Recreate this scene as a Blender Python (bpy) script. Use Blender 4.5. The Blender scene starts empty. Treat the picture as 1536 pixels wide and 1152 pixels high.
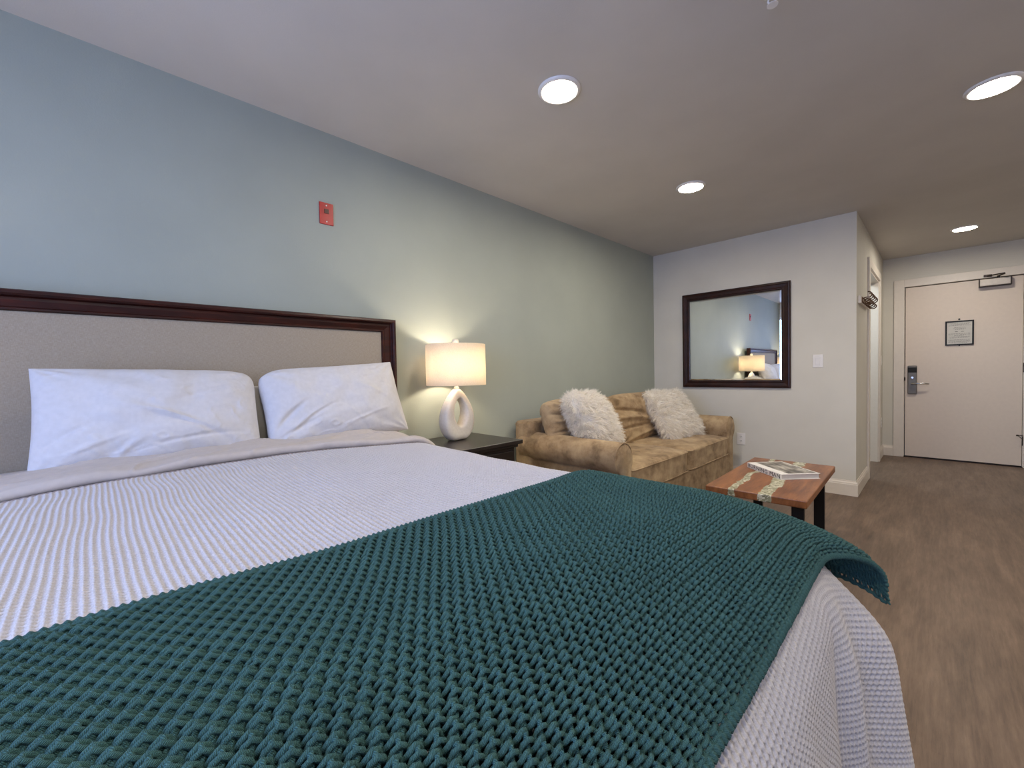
import bpy, bmesh, math, random
import numpy as np
from mathutils import Vector, Matrix
random.seed(7); rng = np.random.default_rng(11)
scene = bpy.context.scene
COL = scene.collection
PI = math.pi
def R(d): return math.radians(d)

# ------------------------------------------------------------------ materials
def lin(c):
    c = c/255.0
    return c/12.92 if c <= 0.04045 else ((c+0.055)/1.055)**2.4
def srgb(r, g, b): return (lin(r), lin(g), lin(b), 1.0)

class NT:
    def __init__(self, name):
        self.m = bpy.data.materials.new(name); self.m.use_nodes = True
        self.t = self.m.node_tree; self.n = self.t.nodes; self.l = self.t.links
        self.b = self.n['Principled BSDF']
    def add(self, typ, **kw):
        nd = self.n.new(typ)
        for k, v in kw.items():
            if k in nd.bl_rna.properties: setattr(nd, k, v)
        return nd
    def link(self, a, b): self.l.new(a, b)
    def coord(self, which='Object'):
        return self.add('ShaderNodeTexCoord').outputs[which]
    def mapping(self, vec, scale=(1,1,1), rot=(0,0,0)):
        mp = self.add('ShaderNodeMapping'); self.link(vec, mp.inputs[0])
        mp.inputs['Scale'].default_value = scale; mp.inputs['Rotation'].default_value = rot
        return mp.outputs[0]
    def noise(self, vec, scale, detail=4, rough=0.5):
        nd = self.add('ShaderNodeTexNoise'); self.link(vec, nd.inputs['Vector'])
        nd.inputs['Scale'].default_value = scale; nd.inputs['Detail'].default_value = detail
        nd.inputs['Roughness'].default_value = rough
        return nd.outputs['Fac']
    def ramp(self, fac, stops):
        r = self.add('ShaderNodeValToRGB'); self.link(fac, r.inputs[0])
        e = r.color_ramp.elements
        while len(e) < len(stops): e.new(0.5)
        for k, (p, c) in enumerate(stops): e[k].position = p; e[k].color = c
        return r.outputs[0]
    def mix(self, fac, a, b, blend='MIX'):
        m = self.add('ShaderNodeMix'); m.data_type = 'RGBA'; m.blend_type = blend
        for s, v in ((0, fac), (6, a), (7, b)):
            if hasattr(v, 'is_output'): self.link(v, m.inputs[s])
            else: m.inputs[s].default_value = v
        return m.outputs[2]
    def bump(self, h, strength=0.3, dist=0.01, chain=None):
        b = self.add('ShaderNodeBump'); self.link(h, b.inputs['Height'])
        b.inputs['Strength'].default_value = strength; b.inputs['Distance'].default_value = dist
        if chain is not None: self.link(chain, b.inputs['Normal'])
        self.link(b.outputs[0], self.b.inputs['Normal'])
        return b.outputs[0]
    def base(self, c):
        if hasattr(c, 'is_output'): self.link(c, self.b.inputs['Base Color'])
        else: self.b.inputs['Base Color'].default_value = c
    def set(self, **kw):
        for k, v in kw.items(): self.b.inputs[k.replace('_', ' ')].default_value = v

def simple(name, col, rough=0.5, metal=0.0, bump=None, var=0.06, vs=30):
    t = NT(name); v = t.coord()
    n = t.noise(v, vs, 4)
    lo = tuple(x*(1-var) for x in col[:3])+(1,); hi = tuple(min(1, x*(1+var)) for x in col[:3])+(1,)
    t.base(t.ramp(n, [(0.3, lo), (0.7, hi)])); t.set(Roughness=rough, Metallic=metal)
    if bump: t.bump(t.noise(v, bump[0], 3), bump[1], 0.002)
    return t.m

def wall_paint(name, col, rough=0.75):
    t = NT(name); v = t.coord()
    n = t.noise(v, 3.0, 3)
    lo = tuple(x*0.97 for x in col[:3])+(1,); hi = tuple(x*1.02 for x in col[:3])+(1,)
    t.base(t.ramp(n, [(0.35, lo), (0.65, hi)])); t.set(Roughness=rough)
    t.set(Specular_IOR_Level=0.3)
    t.bump(t.noise(v, 160, 3, 0.6), 0.22, 0.002)
    return t.m

M = {}
M['sage'] = wall_paint('sage_wall_paint', srgb(165, 171, 161), 0.62)
M['greige'] = wall_paint('greige_wall_paint', srgb(214, 210, 200), 0.7)
M['ceil'] = wall_paint('ceiling_paint', srgb(202, 197, 190), 0.8)
M['trim'] = simple('white_trim_paint', srgb(225, 216, 205), 0.4, var=0.02)
M['door'] = simple('door_paint', srgb(222, 208, 195), 0.45, var=0.02, bump=(300, 0.1))
M['plastic'] = simple('white_plastic', srgb(232, 228, 224), 0.35, var=0.02)
M['slot'] = simple('dark_slot', srgb(40, 38, 36), 0.6)
M['red'] = simple('red_plate', srgb(176, 16, 20), 0.35, var=0.05)
M['redwin'] = simple('dark_red_lens', srgb(70, 4, 8), 0.25)
M['black'] = simple('black_metal', srgb(20, 19, 18), 0.45, 0.3)
M['blackwood'] = simple('espresso_wood', srgb(34, 27, 24), 0.3, bump=(60, 0.1))
M['chrome'] = simple('brushed_chrome', srgb(190, 188, 185), 0.22, 1.0, var=0.02)
M['pewter'] = simple('pewter_lock_body', srgb(118, 114, 110), 0.45, 0.35)
M['silver'] = simple('silver_closer_paint', srgb(200, 192, 182), 0.4, 0.2)
M['bronze'] = simple('bronze_hook', srgb(92, 66, 46), 0.35, 0.8)
M['hinge'] = simple('hinge_metal', srgb(60, 52, 50), 0.4, 0.7)
M['paper'] = simple('paper', srgb(205, 202, 196), 0.6, var=0.02)
M['ink'] = simple('grey_ink', srgb(120, 118, 116), 0.7)
M['blackink'] = simple('black_ink', srgb(18, 18, 18), 0.6)
M['mattress'] = simple('mattress_ticking', srgb(215, 210, 205), 0.8)
M['curtain'] = simple('window_frame_vinyl', srgb(230, 230, 232), 0.4)

def mat_floor():
    t = NT('vinyl_plank_floor'); v = t.coord()
    vv = t.mapping(v, (1, 1, 1), (0, 0, R(90)))
    br = t.add('ShaderNodeTexBrick'); t.link(vv, br.inputs['Vector'])
    br.offset = 0.37; br.inputs['Scale'].default_value = 1.0
    br.inputs['Brick Width'].default_value = 1.22; br.inputs['Row Height'].default_value = 0.18
    br.inputs['Mortar Size'].default_value = 0.0012; br.inputs['Mortar Smooth'].default_value = 0.3
    br.inputs['Color1'].default_value = (0.3,)*3+(1,); br.inputs['Color2'].default_value = (0.72,)*3+(1,)
    br.inputs['Mortar'].default_value = (0.3,)*3+(1,)
    bw = t.add('ShaderNodeRGBToBW'); t.link(br.outputs['Color'], bw.inputs[0])
    g = t.noise(t.mapping(v, (9, 1.0, 1)), 2.6, 10, 0.72)
    g2 = t.noise(t.mapping(v, (30, 1.8, 1)), 3.0, 8, 0.75)
    bl = t.noise(t.mapping(v, (4.5, 1.0, 1)), 2.0, 8, 0.65)
    c1 = t.ramp(g, [(0.30, srgb(70, 53, 42)), (0.5, srgb(104, 83, 68)), (0.70, srgb(138, 115, 97))])
    c2 = t.mix(0.34, c1, t.ramp(g2, [(0.34, srgb(64, 49, 39)), (0.66, srgb(152, 129, 111))]))
    c3 = t.mix(0.30, c2, t.ramp(bl, [(0.36, srgb(68, 55, 46)), (0.5, srgb(104, 86, 73)), (0.66, srgb(136, 117, 101))]))
    mul = t.ramp(bw.outputs[0], [(0.0, (0.72, 0.72, 0.72, 1)), (1.0, (1.12, 1.10, 1.08, 1))])
    t.base(t.mix(0.9, c3, mul, 'MULTIPLY'))
    t.set(Roughness=0.42, Specular_IOR_Level=0.35)
    t.bump(g2, 0.12, 0.002)
    return t.m
M['floor'] = mat_floor()

def mat_wood(name, dark, mid, light, scale=(1, 14, 14), rough=0.3, coat=0.2):
    t = NT(name); v = t.coord()
    g = t.noise(t.mapping(v, scale), 3.0, 8, 0.65)
    t.base(t.ramp(g, [(0.3, dark), (0.5, mid), (0.72, light)]))
    t.set(Roughness=rough, Coat_Weight=coat, Coat_Roughness=0.2, Specular_IOR_Level=0.3)
    t.bump(g, 0.08, 0.002)
    return t.m
M['mahogany'] = mat_wood('mahogany_frame', srgb(30, 8, 6), srgb(48, 16, 10), srgb(74, 28, 16), (14, 2, 14), 0.42, 0.05)
M['mirrorwood'] = mat_wood('mirror_frame_wood', srgb(26, 10, 8), srgb(42, 18, 13), srgb(62, 30, 20), (3, 14, 3), 0.4, 0.05)

def mat_table():
    t = NT('walnut_slab_with_resin'); v = t.coord()
    w1 = t.noise(t.mapping(v, (14, 1.6, 6)), 2.4, 9, 0.68)
    w2 = t.noise(t.mapping(v, (4, 1.0, 4)), 2.0, 4)
    c = t.ramp(w1, [(0.32, srgb(66, 34, 16)), (0.5, srgb(120, 72, 38)), (0.66, srgb(158, 102, 58))])
    c = t.mix(0.35, c, t.ramp(w2, [(0.35, srgb(112, 62, 34)), (0.65, srgb(176, 118, 72))]))
    sep = t.add('ShaderNodeSeparateXYZ'); t.link(v, sep.inputs[0])
    wob = t.noise(t.mapping(v, (0.01, 1, 0.01)), 5.5, 3)
    wob2 = t.noise(t.mapping(v, (1, 1, 1)), 16, 3)
    def math_(op, a, b=None, c_=None):
        m = t.add('ShaderNodeMath'); m.operation = op
        for k, x in enumerate((a, b, c_)):
            if x is None: continue
            if hasattr(x, 'is_output'): t.link(x, m.inputs[k])
            else: m.inputs[k].default_value = x
        return m.outputs[0]
    wx = math_('ADD', sep.outputs[0], math_('MULTIPLY', math_('SUBTRACT', wob, 0.5), 0.09))
    wx = math_('ADD', wx, math_('MULTIPLY', math_('SUBTRACT', wob2, 0.5), 0.03))
    def band(cx, hw): return math_('LESS_THAN', math_('ABSOLUTE', math_('SUBTRACT', wx, cx)), hw)
    mask = math_('MAXIMUM', band(-0.110, 0.016), band(0.050, 0.030))
    vo = t.add('ShaderNodeTexVoronoi'); t.link(v, vo.inputs['Vector']); vo.inputs['Scale'].default_value = 90
    vb = t.add('ShaderNodeRGBToBW'); t.link(vo.outputs['Color'], vb.inputs[0])
    rc = t.ramp(vb.outputs[0], [(0.15, srgb(120, 116, 88)), (0.5, srgb(168, 166, 136)), (0.85, srgb(214, 210, 190))])
    t.base(t.mix(mask, c, rc))
    t.set(Roughness=0.36, Coat_Weight=0.12, Coat_Roughness=0.2)
    return t.m
M['table'] = mat_table()

def mat_suede():
    t = NT('tan_microsuede'); v = t.coord()
    a = t.noise(v, 7.0, 6, 0.6); b = t.noise(v, 22, 5, 0.6)
    c = t.ramp(a, [(0.36, srgb(104, 82, 56)), (0.48, srgb(152, 126, 94)), (0.64, srgb(184, 160, 124))])
    c = t.mix(0.3, c, t.ramp(b, [(0.35, srgb(122, 98, 70)), (0.65, srgb(186, 162, 128))]))
    t.base(c); t.set(Roughness=0.85, Sheen_Weight=0.35, Sheen_Roughness=0.4)
    t.b.inputs['Sheen Tint'].default_value = srgb(230, 210, 180)
    t.bump(t.noise(v, 40, 4), 0.15, 0.004)
    return t.m
M['suede'] = mat_suede()

def mat_cloth(name, col, fine=900, fold=14, fs=0.35, rough=0.85, weave=0.25):
    t = NT(name); v = t.coord()
    lo = tuple(x*0.93 for x in col[:3])+(1,)
    n = t.noise(v, 60, 3)
    t.base(t.ramp(n, [(0.3, lo), (0.7, col)])); t.set(Roughness=rough, Sheen_Weight=0.1)
    b1 = t.bump(t.noise(v, fold, 3, 0.5), fs, 0.02)
    t.bump(t.noise(v, fine, 2), weave, 0.001, b1)
    return t.m
M['pillow'] = mat_cloth('white_pillowcase', srgb(208, 206, 208), 900, 11, 0.25)
M['sheet'] = mat_cloth('ivory_sheet', srgb(188, 179, 173), 900, 9, 0.3)
M['backpillow'] = mat_cloth('cream_pillowcase', srgb(208, 202, 190), 900, 12, 0.3)
def mat_linen():
    t = NT('beige_linen_upholstery'); v = t.coord()
    a = t.noise(t.mapping(v, (1, 260, 30)), 3, 3); b = t.noise(t.mapping(v, (1, 30, 260)), 3, 3)
    n = t.mix(0.5, a, b)
    t.base(t.ramp(n, [(0.38, srgb(152, 139, 121)), (0.52, srgb(163, 151, 133)), (0.66, srgb(174, 163, 146))]))
    t.set(Roughness=0.9); t.bump(n, 0.2, 0.001)
    return t.m
M['linen'] = mat_linen()
def mat_coverlet():
    t = NT('white_waffle_knit_cotton'); v = t.coord()
    n = t.noise(v, 500, 3)
    t.base(t.ramp(n, [(0.3, srgb(180, 175, 176)), (0.7, srgb(200, 196, 197))]))
    t.set(Roughness=0.9, Sheen_Weight=0.1); t.bump(n, 0.4, 0.0012)
    return t.m
M['coverlet'] = mat_coverlet()
M['hem'] = mat_cloth('grey_crochet_hem', srgb(150, 138, 136), 500, 60, 0.6)
def mat_yarn():
    t = NT('teal_chunky_yarn'); uv = t.coord('UV'); v = t.coord()
    wv = t.add('ShaderNodeTexWave'); t.link(t.mapping(uv, (1, 1, 1), (0, 0, R(38))), wv.inputs['Vector'])
    wv.wave_type = 'BANDS'; wv.inputs['Scale'].default_value = 1.6; wv.inputs['Distortion'].default_value = 1.5
    wv.inputs['Detail'].default_value = 2; wv.inputs['Detail Scale'].default_value = 3
    f = t.noise(v, 900, 2)
    n = t.noise(v, 12, 3)
    c = t.ramp(n, [(0.3, srgb(46, 80, 78)), (0.7, srgb(57, 94, 91))])
    c = t.mix(0.35, c, t.ramp(wv.outputs['Fac'], [(0.1, srgb(22, 48, 50)), (0.8, srgb(94, 140, 138))]))  # ply highlights and shaded grooves put into the yarn colour
    t.base(c); t.set(Roughness=0.9, Sheen_Weight=0.04, Sheen_Roughness=0.5, Specular_IOR_Level=0.3)
    t.b.inputs['Sheen Tint'].default_value = srgb(150, 195, 205)
    b1 = t.bump(wv.outputs['Fac'], 0.7, 0.0012)
    t.bump(f, 0.4, 0.001, b1)
    return t.m
M['yarn'] = mat_yarn()
def mat_fur():
    t = NT('ivory_shag_fur'); v = t.coord(); n = t.noise(v, 25, 3)
    t.base(t.ramp(n, [(0.3, srgb(248, 242, 232)), (0.7, srgb(255, 253, 248))]))
    t.set(Roughness=0.7)
    tr = t.add('ShaderNodeBsdfTranslucent'); tr.inputs[0].default_value = srgb(250, 244, 234); mx = t.add('ShaderNodeMixShader'); mx.inputs[0].default_value = 0.38
    t.link(t.b.outputs[0], mx.inputs[1]); t.link(tr.outputs[0], mx.inputs[2]); t.link(mx.outputs[0], t.n['Material Output'].inputs[0])
    return t.m
M['fur'] = mat_fur()
def mat_ceramic():
    t = NT('white_stone_ceramic'); v = t.coord(); n = t.noise(v, 90, 4)
    t.base(t.ramp(n, [(0.3, srgb(222, 212, 196)), (0.7, srgb(232, 224, 210))])); t.set(Roughness=0.55)
    t.bump(n, 0.08, 0.002); return t.m
M['ceramic'] = mat_ceramic()
def mat_shade():
    t = NT('linen_lamp_shade'); v = t.coord()
    a = t.noise(t.mapping(v, (60, 60, 600)), 2, 2); b = t.noise(t.mapping(v, (600, 600, 40)), 2, 2)
    n = t.mix(0.5, a, b)
    col = t.ramp(n, [(0.35, srgb(226, 214, 196)), (0.65, srgb(244, 236, 222))])
    d = t.add('ShaderNodeBsdfDiffuse'); tr = t.add('ShaderNodeBsdfTranslucent'); mx = t.add('ShaderNodeMixShader')
    t.link(col, d.inputs[0]); t.link(col, tr.inputs[0]); mx.inputs[0].default_value = 0.5
    t.link(d.outputs[0], mx.inputs[1]); t.link(tr.outputs[0], mx.inputs[2])
    t.link(mx.outputs[0], t.n['Material Output'].inputs[0])
    return t.m
M['shade'] = mat_shade()
def emit(name, col, s):
    t = NT(name); t.base(col); t.b.inputs['Emission Color'].default_value = col
    t.b.inputs['Emission Strength'].default_value = s; return t.m
DL = 205.0
M['led'] = emit('downlight_led_diffuser', (1.0, 0.91, 0.77, 1), DL)
M['bulb'] = emit('warm_bulb', (1.0, 0.84, 0.64, 1), 165)
M['sky'] = emit('overcast_daylight', (0.42, 0.63, 1.0, 1), 1.0)
def mat_mirror():
    t = NT('silvered_mirror'); n = t.noise(t.coord(), 4, 2)
    t.base(t.ramp(n, [(0.4, (0.88, 0.9, 0.9, 1)), (0.6, (0.9, 0.92, 0.92, 1))])); t.set(Roughness=0.01, Metallic=1.0); return t.m
M['mirror'] = mat_mirror()
def mat_cover():
    t = NT('monochrome_book_cover_print'); v = t.coord()
    n = t.noise(t.mapping(v, (3, 9, 1)), 3.0, 5, 0.6)
    t.base(t.ramp(n, [(0.38, srgb(74, 70, 64)), (0.5, srgb(128, 122, 112)), (0.62, srgb(190, 184, 174))]))
    t.set(Roughness=0.3); return t.m
M['cover'] = mat_cover()

# ------------------------------------------------------------------ helpers
def obj(name, me, mat=None, parent=None, loc=None, smooth=False):
    if isinstance(me, bmesh.types.BMesh):
        m_ = bpy.data.meshes.new(name); me.to_mesh(m_); me.free(); me = m_
    o = bpy.data.objects.new(name, me); COL.objects.link(o)
    if mat is not None and me is not None and not me.materials: me.materials.append(mat)
    if parent is not None: o.parent = parent
    if loc is not None: o.location = loc
    if smooth and me is not None:
        me.polygons.foreach_set('use_smooth', [True]*len(me.polygons))
    return o
def tag(o, label, cat, group=None):
    o['label'] = label; o['category'] = cat
    if group: o['group'] = group
    return o
def thing(name, label, cat, loc=(0, 0, 0), rz=0, group=None):
    o = bpy.data.objects.new(name, None); COL.objects.link(o)
    o.location = loc; o.rotation_euler = (0, 0, rz); o.empty_display_size = 0.1
    return tag(o, label, cat, group)
def struct(name, bm, mat, parent=None):
    o = obj(name, bm, mat, parent)
    if parent is None: o['kind'] = 'structure'
    return o
def box(bm, x0, x1, y0, y1, z0, z1, bev=0.0, seg=2):
    r = bmesh.ops.create_cube(bm, size=1.0)
    vs = r['verts']
    for v in vs:
        v.co = Vector(((x0+x1)/2+v.co.x*(x1-x0), (y0+y1)/2+v.co.y*(y1-y0), (z0+z1)/2+v.co.z*(z1-z0)))
    if bev > 0:
        es = list({e for v in vs for e in v.link_edges})
        bmesh.ops.bevel(bm, geom=es, offset=bev, segments=seg, profile=0.5, affect='EDGES')
    return bm
def bx(*a, **k): return box(bmesh.new(), *a, **k)
def tube(bm, pts, r, n=8, closed=False, cap=True):
    pts = [Vector(p) for p in pts]; L = len(pts); rings = []
    rr = r if isinstance(r, (list, tuple)) else [r]*L
    up = Vector((0, 0, 1)); prev = None
    for i, p in enumerate(pts):
        if closed: t = pts[(i+1) % L]-pts[i-1]
        else: t = pts[min(i+1, L-1)]-pts[max(i-1, 0)]
        t.normalize()
        a = prev if prev is not None else (up if abs(t.z) < 0.9 else Vector((1, 0, 0)))
        a = (a-t*a.dot(t)).normalized(); prev = a; b = t.cross(a)
        rings.append([bm.verts.new(p+(a*math.cos(2*PI*k/n)+b*math.sin(2*PI*k/n))*rr[i]) for k in range(n)])
    for i in range(L if closed else L-1):
        A, B = rings[i], rings[(i+1) % L]
        for k in range(n): bm.faces.new((A[k], A[(k+1) % n], B[(k+1) % n], B[k]))
    if cap and not closed:
        bm.faces.new(rings[0][::-1]); bm.faces.new(rings[-1])
    return bm
def lathe(bm, prof, n=32, c=(0, 0, 0), cap=True):
    rings = []
    for r, z in prof:
        rings.append([bm.verts.new((c[0]+r*math.cos(2*PI*k/n), c[1]+r*math.sin(2*PI*k/n), c[2]+z)) for k in range(n)])
    for A, B in zip(rings, rings[1:]):
        for k in range(n): bm.faces.new((A[k], A[(k+1) % n], B[(k+1) % n], B[k]))
    if cap:
        bm.faces.new(rings[0][::-1]); bm.faces.new(rings[-1])
    return bm
def npmesh(name, co, quads, uv=None, smooth=True):
    me = bpy.data.meshes.new(name)
    co = np.asarray(co, np.float32); q = np.asarray(quads, np.int32)
    me.vertices.add(len(co)); me.vertices.foreach_set('co', co.ravel())
    k = q.shape[1]
    me.loops.add(q.size); me.loops.foreach_set('vertex_index', q.ravel())
    me.polygons.add(len(q)); me.polygons.foreach_set('loop_start', np.arange(0, q.size, k, dtype=np.int32))
    me.polygons.foreach_set('loop_total', np.full(len(q), k, np.int32))
    if uv is not None:
        ul = me.uv_layers.new(name='UVMap'); ul.data.foreach_set('uv', np.asarray(uv, np.float32)[q.ravel()].ravel())
    me.update(calc_edges=True)
    if smooth: me.polygons.foreach_set('use_smooth', np.ones(len(q), bool))
    me.validate()
    return me
def gridq(nu, nv, wrap_v=False, base=0):
    i = np.arange(nu-1)[:, None]; j = np.arange(nv if wrap_v else nv-1)[None, :]
    j2 = (j+1) % nv
    a = i*nv+j; b = i*nv+j2; c = (i+1)*nv+j2; d = (i+1)*nv+j
    return np.stack([a, d, c, b], -1).reshape(-1, 4)+base
# smooth lattice noise (vectorised)
_T = rng.random((64, 64, 64)).astype(np.float32)*2-1
def vn(x, y, z=0.0):
    x, y, z = np.broadcast_arrays(np.asarray(x, float), np.asarray(y, float), np.asarray(z, float))
    xi, yi, zi = np.floor(x).astype(int), np.floor(y).astype(int), np.floor(z).astype(int)
    fx, fy, fz = x-xi, y-yi, z-zi
    fx, fy, fz = [f*f*(3-2*f) for f in (fx, fy, fz)]
    r = 0
    for dx in (0, 1):
        for dy in (0, 1):
            for dz in (0, 1):
                w = (fx if dx else 1-fx)*(fy if dy else 1-fy)*(fz if dz else 1-fz)
                r = r+w*_T[(xi+dx) % 64, (yi+dy) % 64, (zi+dz) % 64]
    return r
def sst(x, a, b):
    t = np.clip((x-a)/(b-a), 0, 1); return t*t*(3-2*t)
def subsurf(o, n=2):
    m = o.modifiers.new('subsurf', 'SUBSURF'); m.levels = n; m.render_levels = n; return o

# ------------------------------------------------------------------ camera (matched to the photograph)
f_px = 631.72; rx_, ry_, rz_ = -0.0269, -0.0191, 0.7923
fw = Vector((-math.sin(rz_), math.cos(rz_), 0)); rt = Vector((math.cos(rz_), math.sin(rz_), 0)); upv = Vector((0, 0, 1))
c, s = math.cos(rx_), math.sin(rx_); fw, upv = c*fw+s*upv, -s*fw+c*upv
c, s = math.cos(ry_), math.sin(ry_); rt, upv = c*rt+s*upv, -s*rt+c*upv
cam = bpy.data.cameras.new('camera'); co = bpy.data.objects.new('camera', cam); COL.objects.link(co)
mw = Matrix((rt, upv, -fw)).transposed().to_4x4(); mw.translation = Vector((2.2934, 0, 1.107)); co.matrix_world = mw
cam.sensor_width = 36; cam.lens = 36*f_px/1536; cam.clip_start = 0.02
scene.camera = co

# ------------------------------------------------------------------ room
H = 2.40; D1 = 4.56; XC = 1.805; D2 = 6.93; XR = 4.3; YN = -1.15; T = 0.12
struct('floor', bx(-T, XR+T, YN-T, D2+T, -0.1, 0.0), M['floor'])
struct('ceiling', bx(-T, XR+T, YN-T, D2+T, H, H+0.1), M['ceil'])
struct('wall_left', bx(-T, 0, YN-T, D1+T, 0, H), M['sage'])
struct('wall_back', bx(0, XC-T, D1, D1+T, 0, H), M['greige'])
b = bmesh.new()                                   # wall beside the hallway, with the bathroom doorway
DY0, DY1, DZ = 5.40, 6.385, 2.07
box(b, XC-T, XC, D1, DY0, 0, H); box(b, XC-T, XC, DY1, D2, 0, H); box(b, XC-T, XC, DY0, DY1, DZ, H)
struct('wall_hall', b, M['greige'])
b = bmesh.new()                                   # entrance wall
EX0, EX1, EZ = 1.998, 2.920, 2.036
box(b, 0, EX0, D2, D2+T, 0, H); box(b, EX1, XR, D2, D2+T, 0, H); box(b, EX0, EX1, D2, D2+T, EZ, H)
struct('wall_entrance', b, M['greige'])
struct('door_gap_shade', bx(EX0-0.1, EX1+0.1, D2+T+0.02, D2+T+0.06, 0, H), M['slot'])  # added dark sheet behind the entrance door, stands for shade in its gaps
struct('wall_right', bx(XR, XR+T, YN-T, D2+T, 0, H), M['greige'])
struct('wall_bathroom', bx(-T, 0, D1+T, D2+T, 0, H), M['trim'])
b = bmesh.new(); WX0, WX1, WZ0, WZ1 = 0.72, 2.85, 0.75, 2.1
box(b, 0, WX0, YN-T, YN, 0, H); box(b, WX1, XR, YN-T, YN, 0, H)
box(b, WX0, WX1, YN-T, YN, 0, WZ0); box(b, WX0, WX1, YN-T, YN, WZ1, H)
struct('wall_near', b, M['greige'])
w = struct('window_1', bx(WX0, WX1, YN-0.10, YN-0.06, WZ0, WZ0+0.04), M['curtain'])
b = bmesh.new()
for x in (WX0+0.02, (WX0+WX1)/2, WX1-0.02): box(b, x-0.02, x+0.02, YN-0.1, YN-0.06, WZ0+0.04, WZ1-0.04)
box(b, WX0, WX1, YN-0.1, YN-0.06, WZ1-0.04, WZ1)
obj('window_frame', b, M['curtain'], w)
t_ = NT('window_glass'); gl = t_.add('ShaderNodeBsdfTransparent'); g2_ = t_.add('ShaderNodeBsdfGlossy'); mx_ = t_.add('ShaderNodeMixShader')
g2_.inputs['Roughness'].default_value = 0.02; mx_.inputs[0].default_value = 0.06
t_.link(gl.outputs[0], mx_.inputs[1]); t_.link(g2_.outputs[0], mx_.inputs[2]); t_.link(mx_.outputs[0], t_.n['Material Output'].inputs[0])
obj('pane', bx(WX0+0.04, WX1-0.04, YN-0.085, YN-0.08, WZ0+0.04, WZ1-0.04), t_.m, w)

def sweep_base(pts, h=0.13, th=0.014):
    """baseboard with an ogee-like top, following pts (x,y); interior lies to the right of travel"""
    prof = [(0, 0), (th, 0), (th, h*0.74), (th*0.8, h*0.78), (th*0.8, h*0.84), (th*0.35, h*0.93), (th*0.3, h), (0, h)]
    bm = bmesh.new(); L = len(pts); rings = []
    for i, (x, y) in enumerate(pts):
        p = Vector((x, y))
        d0 = (p-Vector(pts[i-1])).normalized() if i else None
        d1 = (Vector(pts[i+1])-p).normalized() if i < L-1 else None
        n0 = Vector((d0.y, -d0.x)) if d0 else None; n1 = Vector((d1.y, -d1.x)) if d1 else None
        if n0 and n1:
            n = (n0+n1); n = n/(n.dot(n0))
        else: n = n0 or n1
        rings.append([bm.verts.new((p.x+n.x*o, p.y+n.y*o, z)) for o, z in prof])
    for A, B in zip(rings, rings[1:]):
        for k in range(len(prof)-1): bm.faces.new((A[k], B[k], B[k+1], A[k+1]))
    bm.faces.new(rings[0]); bm.faces.new(rings[-1][::-1])
    bmesh.ops.recalc_face_normals(bm, faces=bm.faces)
    return bm
CW = 0.085                                         # casing width
struct('baseboard_back', sweep_base([(0.001, D1), (XC, D1), (XC, DY0-CW)]), M['trim'])
struct('baseboard_hall', sweep_base([(XC, DY1+CW), (XC, D2), (EX0-0.092, D2)]), M['trim'])
struct('baseboard_entrance', sweep_base([(EX1+0.092, D2), (XR, D2)]), M['trim'])
struct('baseboard_left', sweep_base([(0, YN), (0, D1)]), M['trim'])
def casing(axis, c0, c1, top, wd, face, sgn, proud=0.018):
    """door casing: two legs and a head; axis is the running direction ('x' or 'y')"""
    bm = bmesh.new()
    def seg(a0, a1, z0, z1, pr):
        f0, f1 = sorted((face, face+sgn*pr))
        if axis == 'y': box(bm, f0, f1, a0, a1, z0, z1, 0.003)
        else: box(bm, a0, a1, f0, f1, z0, z1, 0.003)
    seg(c0-wd, c0, 0, top+wd, proud); seg(c1, c1+wd, 0, top+wd, proud); seg(c0, c1, top, top+wd, proud)
    return bm
struct('trim_1', casing('y', DY0, DY1, DZ, CW, XC, 1), M['trim'])
struct('trim_2', casing('x', EX0, EX1, EZ, 0.092, D2, -1), M['trim'])
b = bmesh.new()                                    # bathroom jamb lining
box(b, XC-T-0.002, XC+0.001, DY0-0.001, DY0+0.016, 0, DZ); box(b, XC-T-0.002, XC+0.001, DY1-0.016, DY1+0.001, 0, DZ)
box(b, XC-T-0.002, XC+0.001, DY0+0.016, DY1-0.016, DZ-0.016, DZ+0.001)
struct('trim_3', b, M['trim'])
b = bmesh.new()
box(b, EX0-0.001, EX0+0.004, D2, D2+T, 0, EZ); box(b, EX1-0.004, EX1+0.001, D2, D2+T, 0, EZ)
struct('trim_4', b, M['trim'])

# entrance door
DX0, DX1, DZ0, DZ1 = EX0+0.011, EX1-0.007, 0.016, EZ-0.009
dr = struct('door_1', bx(DX0, DX1, D2+0.004, D2+0.046, DZ0, DZ1, 0.002), M['door'])
def lock():
    bm = bmesh.new(); x0, x1, z0, z1 = 2.031, 2.113, 0.760, 1.100
    box(bm, x0, x1, D2-0.022, D2+0.004, z0, z1, 0.01, 3); return bm
lk = obj('lock_plate', lock(), M['pewter'], dr)
obj('card_reader', bx(2.033, 2.111, D2-0.026, D2-0.021, 1.018, 1.078, 0.002), M['blackink'], lk)
bm = bmesh.new(); tube(bm, [(2.072, D2-0.02, 0.958), (2.072, D2-0.031, 0.958)], 0.011, 14); obj('thumb_turn', bm, M['chrome'], lk)
bm = bmesh.new(); tube(bm, [(2.072, D2-0.02, 0.888), (2.072, D2-0.06, 0.888), (2.085, D2-0.066, 0.888), (2.12, D2-0.068, 0.889), (2.17, D2-0.066, 0.888), (2.215, D2-0.06, 0.884)], [0.012, 0.011, 0.011, 0.0095, 0.009, 0.008], 12)
obj('lever_handle', bm, M['chrome'], lk, smooth=True)
bm = bmesh.new(); tube(bm, [(2.006, D2-0.004, 0.92), (2.006, D2-0.004, 0.96)], 0.006, 8); obj('latch', bm, M['hinge'], dr)
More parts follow.
